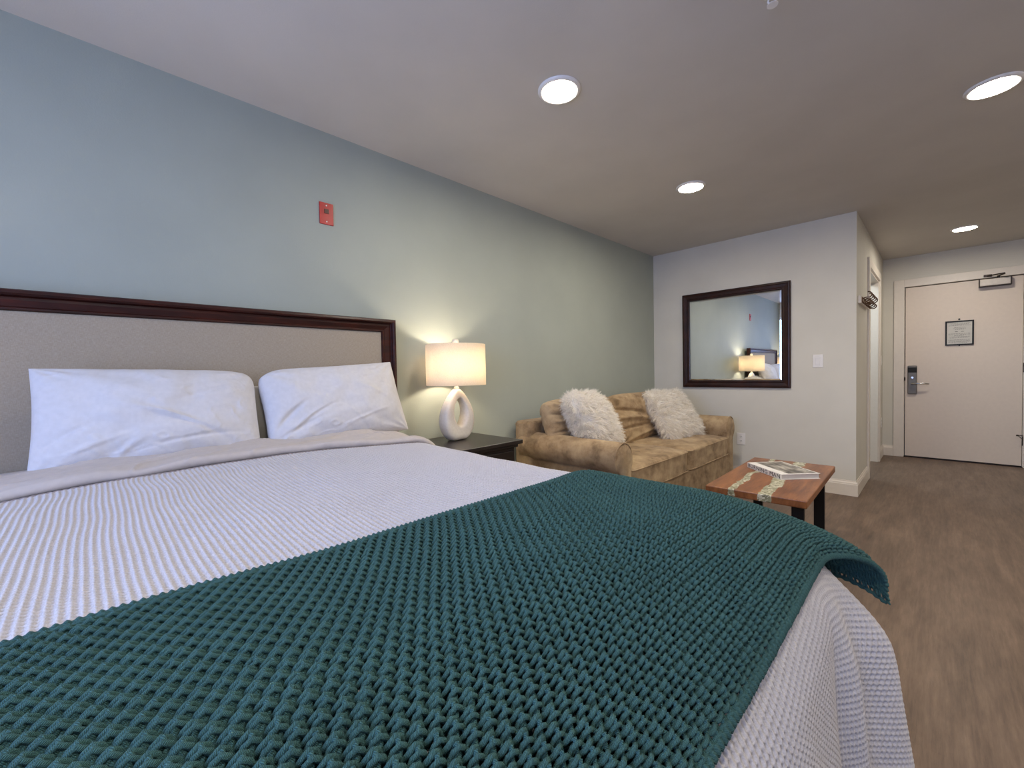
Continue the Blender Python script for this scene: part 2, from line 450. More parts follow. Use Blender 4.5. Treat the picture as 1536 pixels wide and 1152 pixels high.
for z in (0.285, 1.06, 1.83):
    bm = bmesh.new(); tube(bm, [(2.9205, D2-0.005, z-0.05), (2.9205, D2-0.005, z+0.05)], 0.006, 10)
    box(bm, 2.914, 2.926, D2-0.003, D2+0.002, z-0.05, z+0.05)
    obj('hinge', bm, M['hinge'], dr)
bm = bmesh.new(); tube(bm, [(2.919, D2-0.012, 0.345), (2.878, D2-0.05, 0.345)], 0.004, 8); tube(bm, [(2.919, D2-0.012, 0.30), (2.885, D2-0.045, 0.34)], 0.003, 8)
tube(bm, [(2.882, D2-0.046, 0.345), (2.874, D2-0.054, 0.345)], 0.008, 10)
obj('hinge_pin_stop', bm, M['hinge'], dr)
bm = bmesh.new(); tube(bm, [(2.452, D2+0.004, 1.612), (2.452, D2-0.003, 1.612)], 0.009, 14); obj('peephole', bm, M['blackink'], dr)
struct('trim_5', bx(EX0, EX1, D2+0.0, D2+T, 0.0, 0.008), M['hinge'])
# door closer
cl = thing('door_closer', 'silver hydraulic door closer with folded arm at the top of the entrance door', 'door closer', (2.71, D2, 1.97))
def local(bm, o):
    bmesh.ops.translate(bm, verts=bm.verts, vec=-Vector(o.location)); return bm
obj('closer_body', local(bx(2.60, 2.822, D2-0.062, D2+0.003, 1.945, 2.018, 0.006, 3), cl), M['silver'], cl)
bm = bmesh.new(); box(bm, 2.594, 2.603, D2-0.066, D2+0.003, 1.938, 2.024, 0.002); box(bm, 2.818, 2.828, D2-0.066, D2+0.003, 1.938, 2.024, 0.002)  # dark strips at both ends and below stand in for the closer's outline shadow
box(bm, 2.60, 2.822, D2-0.066, D2+0.003, 1.937, 1.946, 0.002)
obj('outline_shade', local(bm, cl), M['hinge'], cl)
bm = bmesh.new(); tube(bm, [(2.735, D2-0.045, 2.018), (2.735, D2-0.045, 2.045)], 0.012, 10)
tube(bm, [(2.735, D2-0.045, 2.04), (2.77, D2-0.15, 2.045)], 0.008, 8); tube(bm, [(2.77, D2-0.15, 2.05), (2.66, D2-0.03, 2.055)], 0.007, 8)
box(bm, 2.63, 2.69, D2-0.03, D2-0.019, 2.045, 2.07, 0.002)
obj('closer_arm', local(bm, cl), M['hinge'], cl)
# framed notice
nt = thing('notice_frame', 'small black framed paper notice hung on the white entrance door', 'framed notice', (2.4535, D2+0.003, 1.458))
def ring_frame(w, h, t, d, fd=0.0):
    bm = bmesh.new()
    box(bm, -w/2, w/2, -d, fd, h/2-t, h/2, 0.001); box(bm, -w/2, w/2, -d, fd, -h/2, -h/2+t, 0.001)
    box(bm, -w/2, -w/2+t, -d, fd, -h/2+t, h/2-t); box(bm, w/2-t, w/2, -d, fd, -h/2+t, h/2-t)
    return bm
obj('frame', ring_frame(0.222, 0.275, 0.014, 0.012), M['black'], nt)
obj('paper', bx(-0.099, 0.099, -0.005, -0.002, -0.125, 0.125), M['paper'], nt)
bm = bmesh.new(); rr = random.Random(3)
zz = 0.108
for k, wd in enumerate([.17, .14, .17, 0, .08, .1, .07, 0, -1, 0, .17, .17, .08, .16, .15, 0, .17, .16, .17, .12]):
    if wd == -1:
        box(bm, -0.035, -0.012, -0.0062, -0.005, zz-0.003, zz+0.003); box(bm, 0.012, 0.035, -0.0062, -0.005, zz-0.003, zz+0.003)
    elif wd > 0:
        x = -wd/2
        while x < wd/2-0.004:
            l = rr.uniform(0.006, 0.018); l = min(l, wd/2-x)
            box(bm, x, x+l, -0.0062, -0.005, zz-0.0018, zz+0.0018); x += l+0.004
    zz -= 0.0115
obj('text_lines', bm, M['ink'], nt)
bm = bmesh.new(); tube(bm, [(0, 0, -0.142), (0, -0.012, -0.142)], 0.006, 12); obj('pin', bm, M['hinge'], nt)

# switch and outlet plates
def wall_plate(name, label, cat, cx, y, cz, kind, rz=0.0, w=0.076, h=0.116):
    o = thing(name, label, cat, (cx, y, cz), rz)
    obj('cover_plate', bx(-w/2, w/2, -0.006, 0, -h/2, h/2, 0.002, 3), M['plastic'], o)
    if kind == 'switch': 
        obj('rocker', bx(-0.0165, 0.0165, -0.010, -0.006, -0.034, 0.034, 0.002), M['plastic'], o)
    else:
        for z in (0.021, -0.021):
            q = obj('socket', bx(-0.017, 0.017, -0.008, -0.006, z-0.014, z+0.014, 0.0015), M['plastic'], o)
            bm = bmesh.new(); box(bm, -0.008, -0.006, -0.0086, -0.008, z-0.001, z+0.008); box(bm, 0.006, 0.008, -0.0086, -0.008, z-0.001, z+0.008)
            tube(bm, [(0, -0.008, z-0.007), (0, -0.0086, z-0.007)], 0.0025, 8)
            obj('slots', bm, M['slot'], q)
    return o
wall_plate('light_switch', 'white rocker light switch on the wall right of the mirror', 'light switch', 1.541, D1, 1.158, 'switch')
wall_plate('wall_outlet', 'white double outlet low on the wall beside the sofa arm', 'outlet', 0.912, D1, 0.405, 'outlet')
wall_plate('light_switch', 'light switch plate seen edge-on on the hallway wall past the bathroom doorway', 'light switch', XC, 6.70, 1.17, 'switch', R(90))
wall_plate('wall_outlet', 'outlet plate seen edge-on low on the hallway wall near the entrance door', 'outlet', XC, 6.74, 0.42, 'outlet', R(90))
# red alarm plate on headboard wall
rp = thing('alarm_plate', 'red rectangular plate with small dark window high on the sage wall', 'alarm plate', (0, 0.898, 1.969), R(90))
obj('plate', bx(-0.036, 0.036, -0.006, 0, -0.057, 0.057, 0.0015), M['red'], rp)
obj('lens', bx(-0.012, 0.012, -0.0085, -0.006, 0.0, 0.024, 0.001), M['redwin'], rp)
for z in (0.042, -0.042):
    bm = bmesh.new(); tube(bm, [(0, -0.006, z), (0, -0.008, z)], 0.0035, 10); obj('screw', bm, M['plastic'], rp)

# mirror
mr = thing('wall_mirror', 'large mirror in dark brown wooden frame hung on the pale wall beside the light switch', 'mirror', (0.8393, D1, 1.409), 0)
MW, MH, MF = 0.9955, 0.986, 0.072
def frame_sweep(w, h, prof, mat_d=None, sides=(0, 1, 2, 3)):
    """mitred rectangular frame; prof = list of (inset from outer edge, depth towards -y)"""
    bm = bmesh.new(); cs = []
    for sx, sz in ((-1, -1), (1, -1), (1, 1), (-1, 1)):
        cs.append([bm.verts.new((sx*(w/2-i), -d, sz*(h/2-i))) for i, d in prof])
    for k in sides:
        A, B = cs[k], cs[(k+1) % 4]
        for j in range(len(prof)-1): bm.faces.new((A[j], B[j], B[j+1], A[j+1]))
    bmesh.ops.recalc_face_normals(bm, faces=bm.faces)
    return bm
obj('frame', frame_sweep(MW, MH, [(0, 0.002), (0, 0.022), (0.006, 0.028), (0.018, 0.030), (0.024, 0.026), (0.05, 0.022), (0.058, 0.027), (0.066, 0.026), (MF, 0.018), (MF, 0.008)]), M['mirrorwood'], mr)
bm = bmesh.new(); w2, h2, bv = MW/2-MF+0.002, MH/2-MF+0.002, 0.016
o_ = [bm.verts.new((sx*w2, -0.009, sz*h2)) for sx, sz in ((-1, -1), (1, -1), (1, 1), (-1, 1))]
i_ = [bm.verts.new((sx*(w2-bv), -0.0112, sz*(h2-bv))) for sx, sz in ((-1, -1), (1, -1), (1, 1), (-1, 1))]
for k in range(4): bm.faces.new((o_[k], o_[(k+1) % 4], i_[(k+1) % 4], i_[k]))
bm.faces.new(i_)
bmesh.ops.recalc_face_normals(bm, faces=bm.faces)
gm = obj('mirror_glass', bm, M['mirror'], mr)
if gm.data.polygons[4].normal.y > 0: gm.data.flip_normals()
mr.rotation_euler = (R(0.2), 0, R(0.27)); mr.location.y = D1-0.004

# coat hook rack on hallway wall
hk = thing('coat_rack', 'white board with bronze double coat hooks on the hallway wall by the bathroom doorway', 'coat rack', (XC, 4.95, 1.68))
obj('board', bx(-0.002, 0.02, -0.29, 0.29, -0.035, 0.03, 0.004), M['trim'], hk)
for k in range(5):
    y = -0.23+k*0.115; bm = bmesh.new()
    lo, up_ = [], []
    for a in np.linspace(0, 1, 12):
        ang = -PI/2+a*PI*1.05
        lo.append((0.052+0.026*math.cos(ang)*1.0, y, -0.018+0.022*math.sin(ang)))
    tube(bm, [(0.02, y, -0.01), (0.03, y, -0.034)]+lo, 0.0048, 8)
    up2 = [(0.02, y, 0.0), (0.03, y, 0.01), (0.048, y, 0.016), (0.07, y, 0.014), (0.084, y, 0.026), (0.086, y, 0.045), (0.074, y, 0.058), (0.058, y, 0.062)]
    tube(bm, up2, 0.0048, 8)
    box(bm, 0.02, 0.026, y-0.012, y+0.012, -0.028, 0.022, 0.002)
    obj('hook', bm, M['bronze'], hk, smooth=True)

# ------------------------------------------------------------------ ceiling lights and sprinkler
def downlight(x, y, label):
    o = thing('ceiling_light', label, 'ceiling light', (x, y, H), 0, 'round recessed ceiling lights')
    bm = bmesh.new(); lathe(bm, [(0.098, 0.0), (0.098, -0.004), (0.090, -0.010), (0.080, -0.011), (0.078, -0.006)], 40, cap=False)
    obj('trim_ring', bm, M['plastic'], o, smooth=True)
    bm = bmesh.new(); lathe(bm, [(0.079, -0.006), (0.077, -0.0075), (0.055, -0.008), (0.03, -0.008), (0.004, -0.008)], 40, cap=True)
    obj('diffuser', bm, M['led'], o, smooth=True)
    return o
downlight(1.062, 1.556, 'lit round ceiling light nearest above the bed and lamp')
downlight(1.051, 3.041, 'lit round ceiling light above the sofa in front of the mirror wall')
downlight(2.464, 3.02, 'large lit round ceiling light at the upper right edge of the photo')
downlight(2.459, 5.923, 'lit round ceiling light in the hallway in front of the entrance door')
sp = thing('fire_sprinkler', 'small white pendent fire sprinkler on the ceiling at the top edge', 'sprinkler', (1.886, 1.690, H))
bm = bmesh.new(); lathe(bm, [(0.036, 0), (0.034, -0.006), (0.016, -0.011)], 28); obj('escutcheon', bm, M['plastic'], sp, smooth=True)
bm = bmesh.new(); tube(bm, [(0, 0, -0.008), (0, 0, -0.022)], 0.010, 14)
tube(bm, [(0.009, 0, -0.02), (0.014, 0, -0.034), (0.004, 0, -0.048)], 0.0028, 8); tube(bm, [(-0.009, 0, -0.02), (-0.014, 0, -0.034), (-0.004, 0, -0.048)], 0.0028, 8)
lathe(bm, [(0.004, -0.046), (0.017, -0.050), (0.017, -0.052), (0.002, -0.052)], 20)
obj('sprinkler_head', bm, M['plastic'], sp)

# ------------------------------------------------------------------ bed
BY0, BY1, BYC = -0.52, 1.24, 0.36
bed = thing('bed', 'bed with tall headboard of dark wood framing beige linen, under white coverlet and teal throw', 'bed', (0.04, BYC, 0))
HB = BY1-BY0
prof = [(0, 0), (0, 0.050), (0.004, 0.057), (0.014, 0.060), (0.021, 0.055), (0.023, 0.046), (0.026, 0.040), (0.036, 0.042), (0.058, 0.036), (0.062, 0.040), (0.068, 0.040), (0.072, 0.030), (0.072, 0.0)]
bm = bmesh.new()
def hb_ring(sy, top, prof, bot=0.35):
    pass
# mitred left stile, top rail, right stile of the headboard
W2 = HB/2; TOPZ = 1.423
def stile_pt(i, d, k):
    # k: 0 left-bottom 1 left-top 2 right-top 3 right-bottom ; local coords (x depth from wall, y, z)
    ii = i*1.18 if k in (0, 3) else i
    sy = -1 if k < 2 else 1
    z = 0.0 if k in (0, 3) else TOPZ-i
    return (d, sy*(W2-i*1.15), z)
cs = [[bm.verts.new(stile_pt(i, d, k)) for i, d in prof] for k in range(4)]
for A, B in zip(cs, cs[1:]):
    for j in range(len(prof)-1): bm.faces.new((A[j], A[j+1], B[j+1], B[j]))
bmesh.ops.recalc_face_normals(bm, faces=bm.faces)
hf = obj('headboard_frame', bm, M['mahogany'], bed)
hp = obj('headboard_panel', bx(0.004, 0.030, -W2+0.08, W2-0.08, 0.32, TOPZ-0.07, 0.006, 3), M['linen'], bed)
obj('mattress', bx(0.045, 2.03, -0.755, 0.755, 0.46, 0.745, 0.05, 4), M['mattress'], bed, smooth=True)
obj('box_spring', bx(0.045, 2.03, -0.75, 0.75, 0.24, 0.455, 0.02, 3), M['mattress'], bed)
for sx in (0.12, 1.95):
    for sy in (-0.68, 0.68):
        obj('leg', bx(sx-0.03, sx+0.03, sy-0.03, sy+0.03, 0.0, 0.24, 0.004), M['blackwood'], bed)
obj('side_rail', bx(0.05, 2.0, -0.745, -0.72, 0.12, 0.24), M['blackwood'], bed)
obj('side_rail', bx(0.05, 2.0, 0.72, 0.745, 0.12, 0.24), M['blackwood'], bed)

# --- draping of cloth over the bed
A0, B0, B1 = 1.84, 0.98, -0.26
ZT = 0.792
def top_z(x, y):
    crown = 0.030*np.exp(-((x-0.5)/0.42)**2)*(1-((y-0.42)/0.72)**2)
    return ZT+crown+0.0035*vn(x*3.1+5, y*3.3+9)+0.002*vn(x*8, y*8+3)
def ell_table(rx, rz, n=160, dmax=1.4, flare=0.0):
    t = np.linspace(0, PI/2, n); h = rx*np.sin(t); v = rz*(1-np.cos(t))
    d = np.concatenate([[0], np.cumsum(np.hypot(np.diff(h), np.diff(v)))])
    return d, h, v
def prof_hv(d, phi, side_rx=0.16, side_rz=0.13, foot_rx=0.30, foot_rz=0.20):
    """d = cloth distance past the flat area, phi = 0 foot .. pi/2 side"""
    ks = np.linspace(0, 1, 9); h = np.zeros_like(d); v = np.zeros_like(d)
    kk = np.clip(phi/(PI/2), 0, 1)*8; k0 = np.clip(np.floor(kk).astype(int), 0, 7); fr = kk-k0
    for k in range(9):
        rx = foot_rx+(side_rx-foot_rx)*ks[k]; rz = foot_rz+(side_rz-foot_rz)*ks[k]
        D, Hh, Vv = ell_table(rx, rz)
        hh = np.interp(d, D, Hh); vv = np.interp(d, D, Vv); ex = np.maximum(d-D[-1], 0); vv = vv+ex
        wgt = np.where(k0 == k, 1-fr, 0)+np.where(k0+1 == k, fr, 0)
        h += hh*wgt; v += vv*wgt
    return h, v
def drape(a, b):
    cx = np.minimum(a, A0); cy = np.clip(b, B1, B0)
    u = a-cx; w = b-cy; d = np.hypot(u, w); dd = np.maximum(d, 1e-9)
    ang = np.arctan2(np.abs(w), np.maximum(u, 0)); ang = np.where(d < 1e-8, 0, ang)
    h, v = prof_hv(d, ang)
    K = (np.abs(np.cos(ang))**4+np.abs(np.sin(ang))**4)**-0.25
    s2 = np.sin(2*ang)**2
    vv = np.maximum(v-0.10, 0)
    per = np.where(np.abs(w) < 1e-6, cy, 0)+np.where(u < 1e-6, cx, 0)
    fold = np.sin(cy*9.5+cx*7.0+1.0)*0.018+np.sin(cy*23+cx*19+2.0)*0.006
    fl = (0.10+0.05*s2)*vv+fold*sst(v, 0.08, 0.45)+np.sqrt(s2)*(0.118*sst(v, 0.06, 0.34)+0.045*np.sin(ang*13.5+0.2)*sst(v, 0.10, 0.40))
    h = h*K+fl
    x = cx+u/dd*h; y = cy+w/dd*h
    z = top_z(cx, cy)-v*(1-0.10*s2)
    z = np.maximum(z, 0.02)
    return np.stack([x, y, z], -1)
def offset_surface(fn, a, b, hgt, e=0.004):
    P = fn(a, b); Pa = fn(a+e, b)-fn(a-e, b); Pb = fn(a, b+e)-fn(a, b-e)
    N = np.cross(Pa, Pb); N /= np.maximum(np.linalg.norm(N, axis=-1, keepdims=True), 1e-9)
    return P+N*hgt[..., None]
def hem_a(b): return 0.612+0.055*((b-0.4)/0.65)**2+0.006*np.sin(b*9)
# coverlet: waffle knit, ribs running head to foot
PB, PA = 0.0116, 0.0118
aa = np.concatenate([np.arange(0, 1.05, PA/6), np.arange(1.05, 1.42, 0.010), np.arange(1.42, 1.96, PA/6)])
bb = np.concatenate([np.arange(-0.95, -0.42, 0.012), np.arange(-0.42, 1.66, PB/5)])
Ag, Bg = np.meshgrid(aa, bb, indexing='ij')
start = hem_a(Bg)+0.005
Ac = start+Ag*(2.56-0.612)/1.96*(2.56-start)/(2.56-0.612)
Bw = Bg+0.0025*vn(Ac*7, Bg*9)+0.004*vn(Ac*2.5+3, Bg*3)+0.006*np.exp(-((Ac-0.72)/0.07)**2)*np.sin(Bg*17)
Aw = Ac+0.002*vn(Ac*8+7, Bg*8)
rib = 0.5+0.5*np.cos(2*PI*Bw/PB); crs = 0.5+0.5*np.cos(2*PI*(Aw+0.12*Bw)/PA)
hg = 0.0074*(1-sst(1-rib, 0.25, 0.85)*sst(1-crs, 0.15, 0.80))-0.0012*(1-rib)+0.0008*rib*crs
hg = hg*sst(Ac, start, start+0.02)+0.0015
hg = np.where(Bg < -0.42, 0.002, hg)
hg = hg+0.004*np.exp(-((Ac-0.735)/0.012)**2)*sst(vn(Bg*3, 2.2), -0.3, 0.5)*0.5
Pc = offset_surface(drape, Ac, Bg, hg)
me = npmesh('coverlet', Pc.reshape(-1, 3), gridq(len(aa), len(bb)))
cov = tag(obj('coverlet', me, M['coverlet']), 'white waffle-knit coverlet spread over the bed and draping to the floor', 'coverlet')
# hem band on the coverlet's head edge
hb_b = np.arange(-0.95, 1.66, 0.006); hb_t = np.linspace(0, 1, 9)
Tg, Bh = np.meshgrid(hb_t, hb_b, indexing='ij')
Ah = hem_a(Bh)-0.010+Tg*0.024
hh = 0.0045*np.sin(PI*Tg)**0.5+0.0022*(np.sin(Bh*2*PI/0.010)*0.5+0.5)*np.sin(PI*Tg)+0.001
me = npmesh('hem', offset_surface(drape, Ah, Bh, hh).reshape(-1, 3), gridq(len(hb_t), len(hb_b)))
hm = obj('hem', me, M['hem'], cov); hm['label'] = 'grey-brown crocheted hem along the head edge'
# sheet folded back over the coverlet head edge: a thick soft band
def sheet_section(b):
    """closed-ish section running from under the pillows over the top to the rolled edge"""
    return None
st = np.linspace(0, 1, 130); sb = np.arange(-0.78, 1.42, 0.005)
Sg, Bs = np.meshgrid(st, sb, indexing='ij')
front = hem_a(Bs)-0.024
topn = 0.70
a_top = 0.10+(front-0.10)*np.clip(Sg/topn, 0, 1)
ang = np.clip((Sg-topn)/(1-topn), 0, 1)*PI
thick = 0.030*(1-0.35*sst(np.abs(Bs-0.4), 0.45, 0.9))
rr_ = thick/2
As = np.where(Sg < topn, a_top, front+rr_*np.sin(ang)*1.1)
hs = np.where(Sg < topn, thick, rr_+rr_*np.cos(ang))
hs = hs*np.where(Sg < topn, sst(As, 0.10, 0.36)*0.7+0.3, 1.0)
wr = 1.7*(0.0035*vn(As*16, Bs*4.5)+0.0028*vn(As*34+Bs*6, Bs*9)+0.0030*np.sin((Bs*14+As*38)+2*vn(As*4, Bs*4))*sst(vn(As*3+4, Bs*2.5), -0.1, 0.5))
wr = wr+0.0042*np.exp(-(vn(As*9+Bs*5, Bs*7)/0.07)**2)*sst(vn(As*3+9, Bs*3), -0.2, 0.4)
hs = np.maximum(hs+wr*np.where(Sg < topn, 1, np.sin(ang/2+PI/2).clip(0, 1))*sst(As, 0.2, 0.3), 0.001)
me = npmesh('bed_sheet', offset_surface(drape, As, Bs, hs).reshape(-1, 3), gridq(len(st), len(sb)))
sh_ = tag(obj('bed_sheet', me, M['sheet']), 'ivory sheet folded back in a band in front of the pillows', 'sheet')

# --- chunky knitted throw (seed stitch, real yarn loops)
def bl_drape(a, b):
    """stiffer drape of the throw: rolls over the foot and stands off at the corner"""
    u = np.maximum(a-A0, 0)
    t = sst(a, 1.6, 2.15)
    w = np.maximum(b-1.0, 0); w2_ = np.maximum(B1-0.02-b, 0); ww = np.maximum(w, w2_); sg = np.where(w > 0, 1.0, np.where(w2_ > 0, -1.0, 0.0))
    D, Hh, Vv = ell_table(0.325, 0.200)
    hu = np.interp(u, D, Hh)+0.10*np.maximum(u-D[-1], 0); vu = np.interp(u, D, Vv)+np.maximum(u-D[-1], 0)
    D1_, H1, V1 = ell_table(0.165, 0.135); D2_, H2, V2 = ell_table(0.30, 0.13)
    def pf(D, Hh, Vv): return np.interp(ww, D, Hh), np.interp(ww, D, Vv)+np.maximum(ww-D[-1], 0)
    h1, v1 = pf(D1_, H1, V1); h2, v2 = pf(D2_, H2, V2)
    tt = t*(sg > 0)
    hw = h1*(1-tt)+h2*tt; vw = v1*(1-tt)+v2*tt
    x = np.minimum(a, A0)+hu+0.095*tt*sst(ww, 0.06, 0.40)
    cyy = np.where(sg > 0, 1.0, np.where(sg < 0, B1-0.02, b))
    y = cyy+sg*hw
    z = top_z(np.minimum(a, A0), np.clip(b, B1, B0))-vu*(1-0.10*tt*sst(ww, 0, 0.3))-vw
    return np.stack([x, y, z], -1)
SW, SH = 0.0142, 0.0100                          # stitch width (along x) and row height (along y)
a_s, a_e = 1.545, 2.145
b_s, b_e = -0.62, 1.375
nst = int(round((a_e-a_s)/SW)); nrow = int(round((b_e-b_s)/SH))
SPS = 12; NSEG = 6; YR = 0.00262
s_ = np.arange(nst*SPS+1)/SPS
ii = np.minimum(np.floor(s_).astype(int), nst-1); fs = s_-ii
LOOPH = 1.08*SH; CZ = 0.0084
W_ = sst(fs, 0, 0.16)*(1-sst(fs, 0.84, 1.0))
Jr = np.arange(nrow)
sgn = np.where((ii[None, :]+Jr[:, None]) % 2 == 0, 1.0, -1.0)
ca = a_s+SW*s_+0.16*SW*np.sin(4*PI*fs)
ca = np.broadcast_to(ca, (nrow, len(s_))).copy()
cb = b_s+Jr[:, None]*SH-LOOPH*np.cos(2*PI*fs)[None, :]
cz_ = sgn*CZ*(-np.cos(4*PI*fs)*W_*(0.25+0.75*sst(s_, 0.3, 1.7)*(1-sst(s_, nst-1.7, nst-0.3))))[None, :]
jit = rng.normal(0, 0.0006, (nrow, nst+1)); jitb = rng.normal(0, 0.0006, (nrow, nst+1))
ip = np.minimum(np.round(s_).astype(int), nst)
ker = np.ones(7)/7
def smooth_rows(z): return np.apply_along_axis(lambda r: np.convolve(np.pad(r, 3, mode='edge'), ker, 'valid'), 1, z)
ca += smooth_rows(jit[:, ip]); cb += smooth_rows(jitb[:, ip])
cb += 0.004*vn(ca*9, cb*9)+0.006*vn(ca*3+2, cb*3); ca += 0.005*vn(ca*3+9, cb*4+1)
ctr = np.stack([ca, cb, cz_+0.0125], -1)          # rows x samples x 3
tan = np.gradient(ctr, axis=1); tan /= np.linalg.norm(tan, axis=-1, keepdims=True)
upz = np.array([0, 0, 1.0]); side = np.cross(tan, upz); side /= np.maximum(np.linalg.norm(side, axis=-1, keepdims=True), 1e-6)
nrm = np.cross(side, tan)
th = np.arange(NSEG)*2*PI/NSEG
yr = YR*(1+0.10*rng.standard_normal((nrow, nst+1)).clip(-1.5, 1.5)[:, ip]*0.6)
ringv = ctr[:, :, None, :]+yr[:, :, None, None]*(np.cos(th)[None, None, :, None]*side[:, :, None, :]+np.sin(th)[None, None, :, None]*nrm[:, :, None, :]*1.1)
S = len(s_); per = S*NSEG
Va, Vb, Vh = ringv[..., 0].ravel(), ringv[..., 1].ravel(), ringv[..., 2].ravel()
Pb_ = offset_surface(bl_drape, Va, Vb, Vh)
q1 = gridq(S, NSEG, True)
Q = (q1[None]+(np.arange(nrow)*per)[:, None, None]).reshape(-1, 4)
seglen = np.concatenate([np.zeros((nrow, 1)), np.cumsum(np.linalg.norm(np.diff(ctr, axis=1), axis=-1), 1)], 1)
U = np.broadcast_to((seglen/0.0045)[:, :, None], (nrow, S, NSEG)); V = np.broadcast_to((np.arange(NSEG)/NSEG*2)[None, None, :], (nrow, S, NSEG))
UV = np.stack([U, V], -1).reshape(-1, 2)
# yarn turning from row to row along both edges
def turns():
    vs, qs, n0 = [], [], 0
    for j, e in [(j_, e_) for j_ in range(nrow-1) for e_ in (-1, 0)]:
        pA, pB = ctr[j, e], ctr[j+1, e]; sg_ = 1 if e == -1 else -1
        tt_ = np.linspace(0, PI, 7)
        c_ = np.stack([pA[0]*(1-k)+pB[0]*k+sg_*0.0022*math.sin(a_) for a_, k in zip(tt_, np.linspace(0, 1, 7))])
        yy = pA[1]+(pB[1]-pA[1])*np.linspace(0, 1, 7); zz__ = pA[2]+(pB[2]-pA[2])*np.linspace(0, 1, 7)+0.001*np.sin(tt_)
        C = np.stack([c_, yy, zz__], -1); tn = np.gradient(C, axis=0); tn /= np.linalg.norm(tn, axis=1, keepdims=True)
        sd = np.cross(tn, [0, 0, 1.0]); sd /= np.linalg.norm(sd, axis=1, keepdims=True); nn = np.cross(sd, tn)
        r_ = C[:, None]+YR*1.15*(np.cos(th)[None, :, None]*sd[:, None]+np.sin(th)[None, :, None]*nn[:, None])
        vs.append(r_.reshape(-1, 3)); qs.append(gridq(7, NSEG, True, n0)); n0 += 7*NSEG
    return np.concatenate(vs), np.concatenate(qs)
Tv, Tq = turns()
def border():
    paths = []
    bs_ = np.arange(b_s-SH*0.5, b_s+(nrow-0.2)*SH, SH/5)
    for ax_ in (a_s-0.0012, a_s+nst*SW+0.0012):
        wob = np.interp(bs_, b_s+Jr*SH, ctr[:, 0, 0]-a_s) if ax_ < 1.8 else np.interp(bs_, b_s+Jr*SH, ctr[:, -1, 0]-a_s-nst*SW)
        paths.append((np.stack([ax_+wob, bs_, 0.0125+0*bs_], -1), SH))
    as_ = np.arange(a_s, a_s+nst*SW, SW/5)
    for sgn_, jj in ((-1, 0), (1, nrow-1)):
        bb_ = b_s+jj*SH+sgn_*LOOPH*0.95+np.interp(as_, ctr[jj, :, 0], (ctr[jj, :, 1]-(b_s+jj*SH-LOOPH*np.cos(2*PI*fs))))
        paths.append((np.stack([as_, bb_, 0.0095+0*as_], -1), SW))
    vs, qs, n0 = [], [], 0
    for C, per_ in paths:
        tn = np.gradient(C, axis=0); tn /= np.linalg.norm(tn, axis=1, keepdims=True)
        sd = np.cross(tn, [0, 0, 1.0]); sd /= np.linalg.norm(sd, axis=1, keepdims=True); nn = np.cross(sd, tn)
        ph = np.arange(len(C))/5.0; rad = 0.0053*(1+0.30*np.cos(2*PI*ph))
        r_ = C[:, None]+rad[:, None, None]*(np.cos(th)[None, :, None]*sd[:, None]+np.sin(th)[None, :, None]*nn[:, None])
        vs.append(r_.reshape(-1, 3)); qs.append(gridq(len(C), NSEG, True, n0)); n0 += len(C)*NSEG
    return np.concatenate(vs), np.concatenate(qs)
Bv_, Bq_ = border()
Tq = np.concatenate([Tq, Bq_+len(Tv)]); Tv = np.concatenate([Tv, Bv_])
Pt_ = offset_surface(bl_drape, Tv[:, 0], Tv[:, 1], Tv[:, 2])
# soft inner layer that closes the holes from below
ga = np.arange(a_s+0.004, a_e-0.002, 0.010); gb = np.arange(b_s+0.002, 1.04, 0.012)
GA, GB = np.meshgrid(ga, gb, indexing='ij')
Pi_ = offset_surface(bl_drape, GA.ravel(), GB.ravel(), np.full(GA.size, 0.0022))
Qi = gridq(len(ga), len(gb), base=len(Pb_))
gb2 = np.arange(1.03, b_e-0.004, 0.012); GA, GB = np.meshgrid(ga, gb2, indexing='ij')
Qi = np.concatenate([Qi, gridq(len(ga), len(gb2), base=len(Pb_)+len(Pi_))])
Pi_ = np.concatenate([Pi_, offset_surface(bl_drape, GA.ravel(), GB.ravel(), np.full(GA.size, 0.0100))])
me = npmesh('knit_throw', np.concatenate([Pb_, Pi_, Pt_]), np.concatenate([Q, Qi, Tq+len(Pb_)+len(Pi_)]),
            np.concatenate([UV, np.zeros((len(Pi_), 2)), Tv[:, :2]*220]))
tag(obj('knit_throw', me, M['yarn']), 'chunky knitted teal throw blanket laid across the foot of the bed', 'throw blanket')

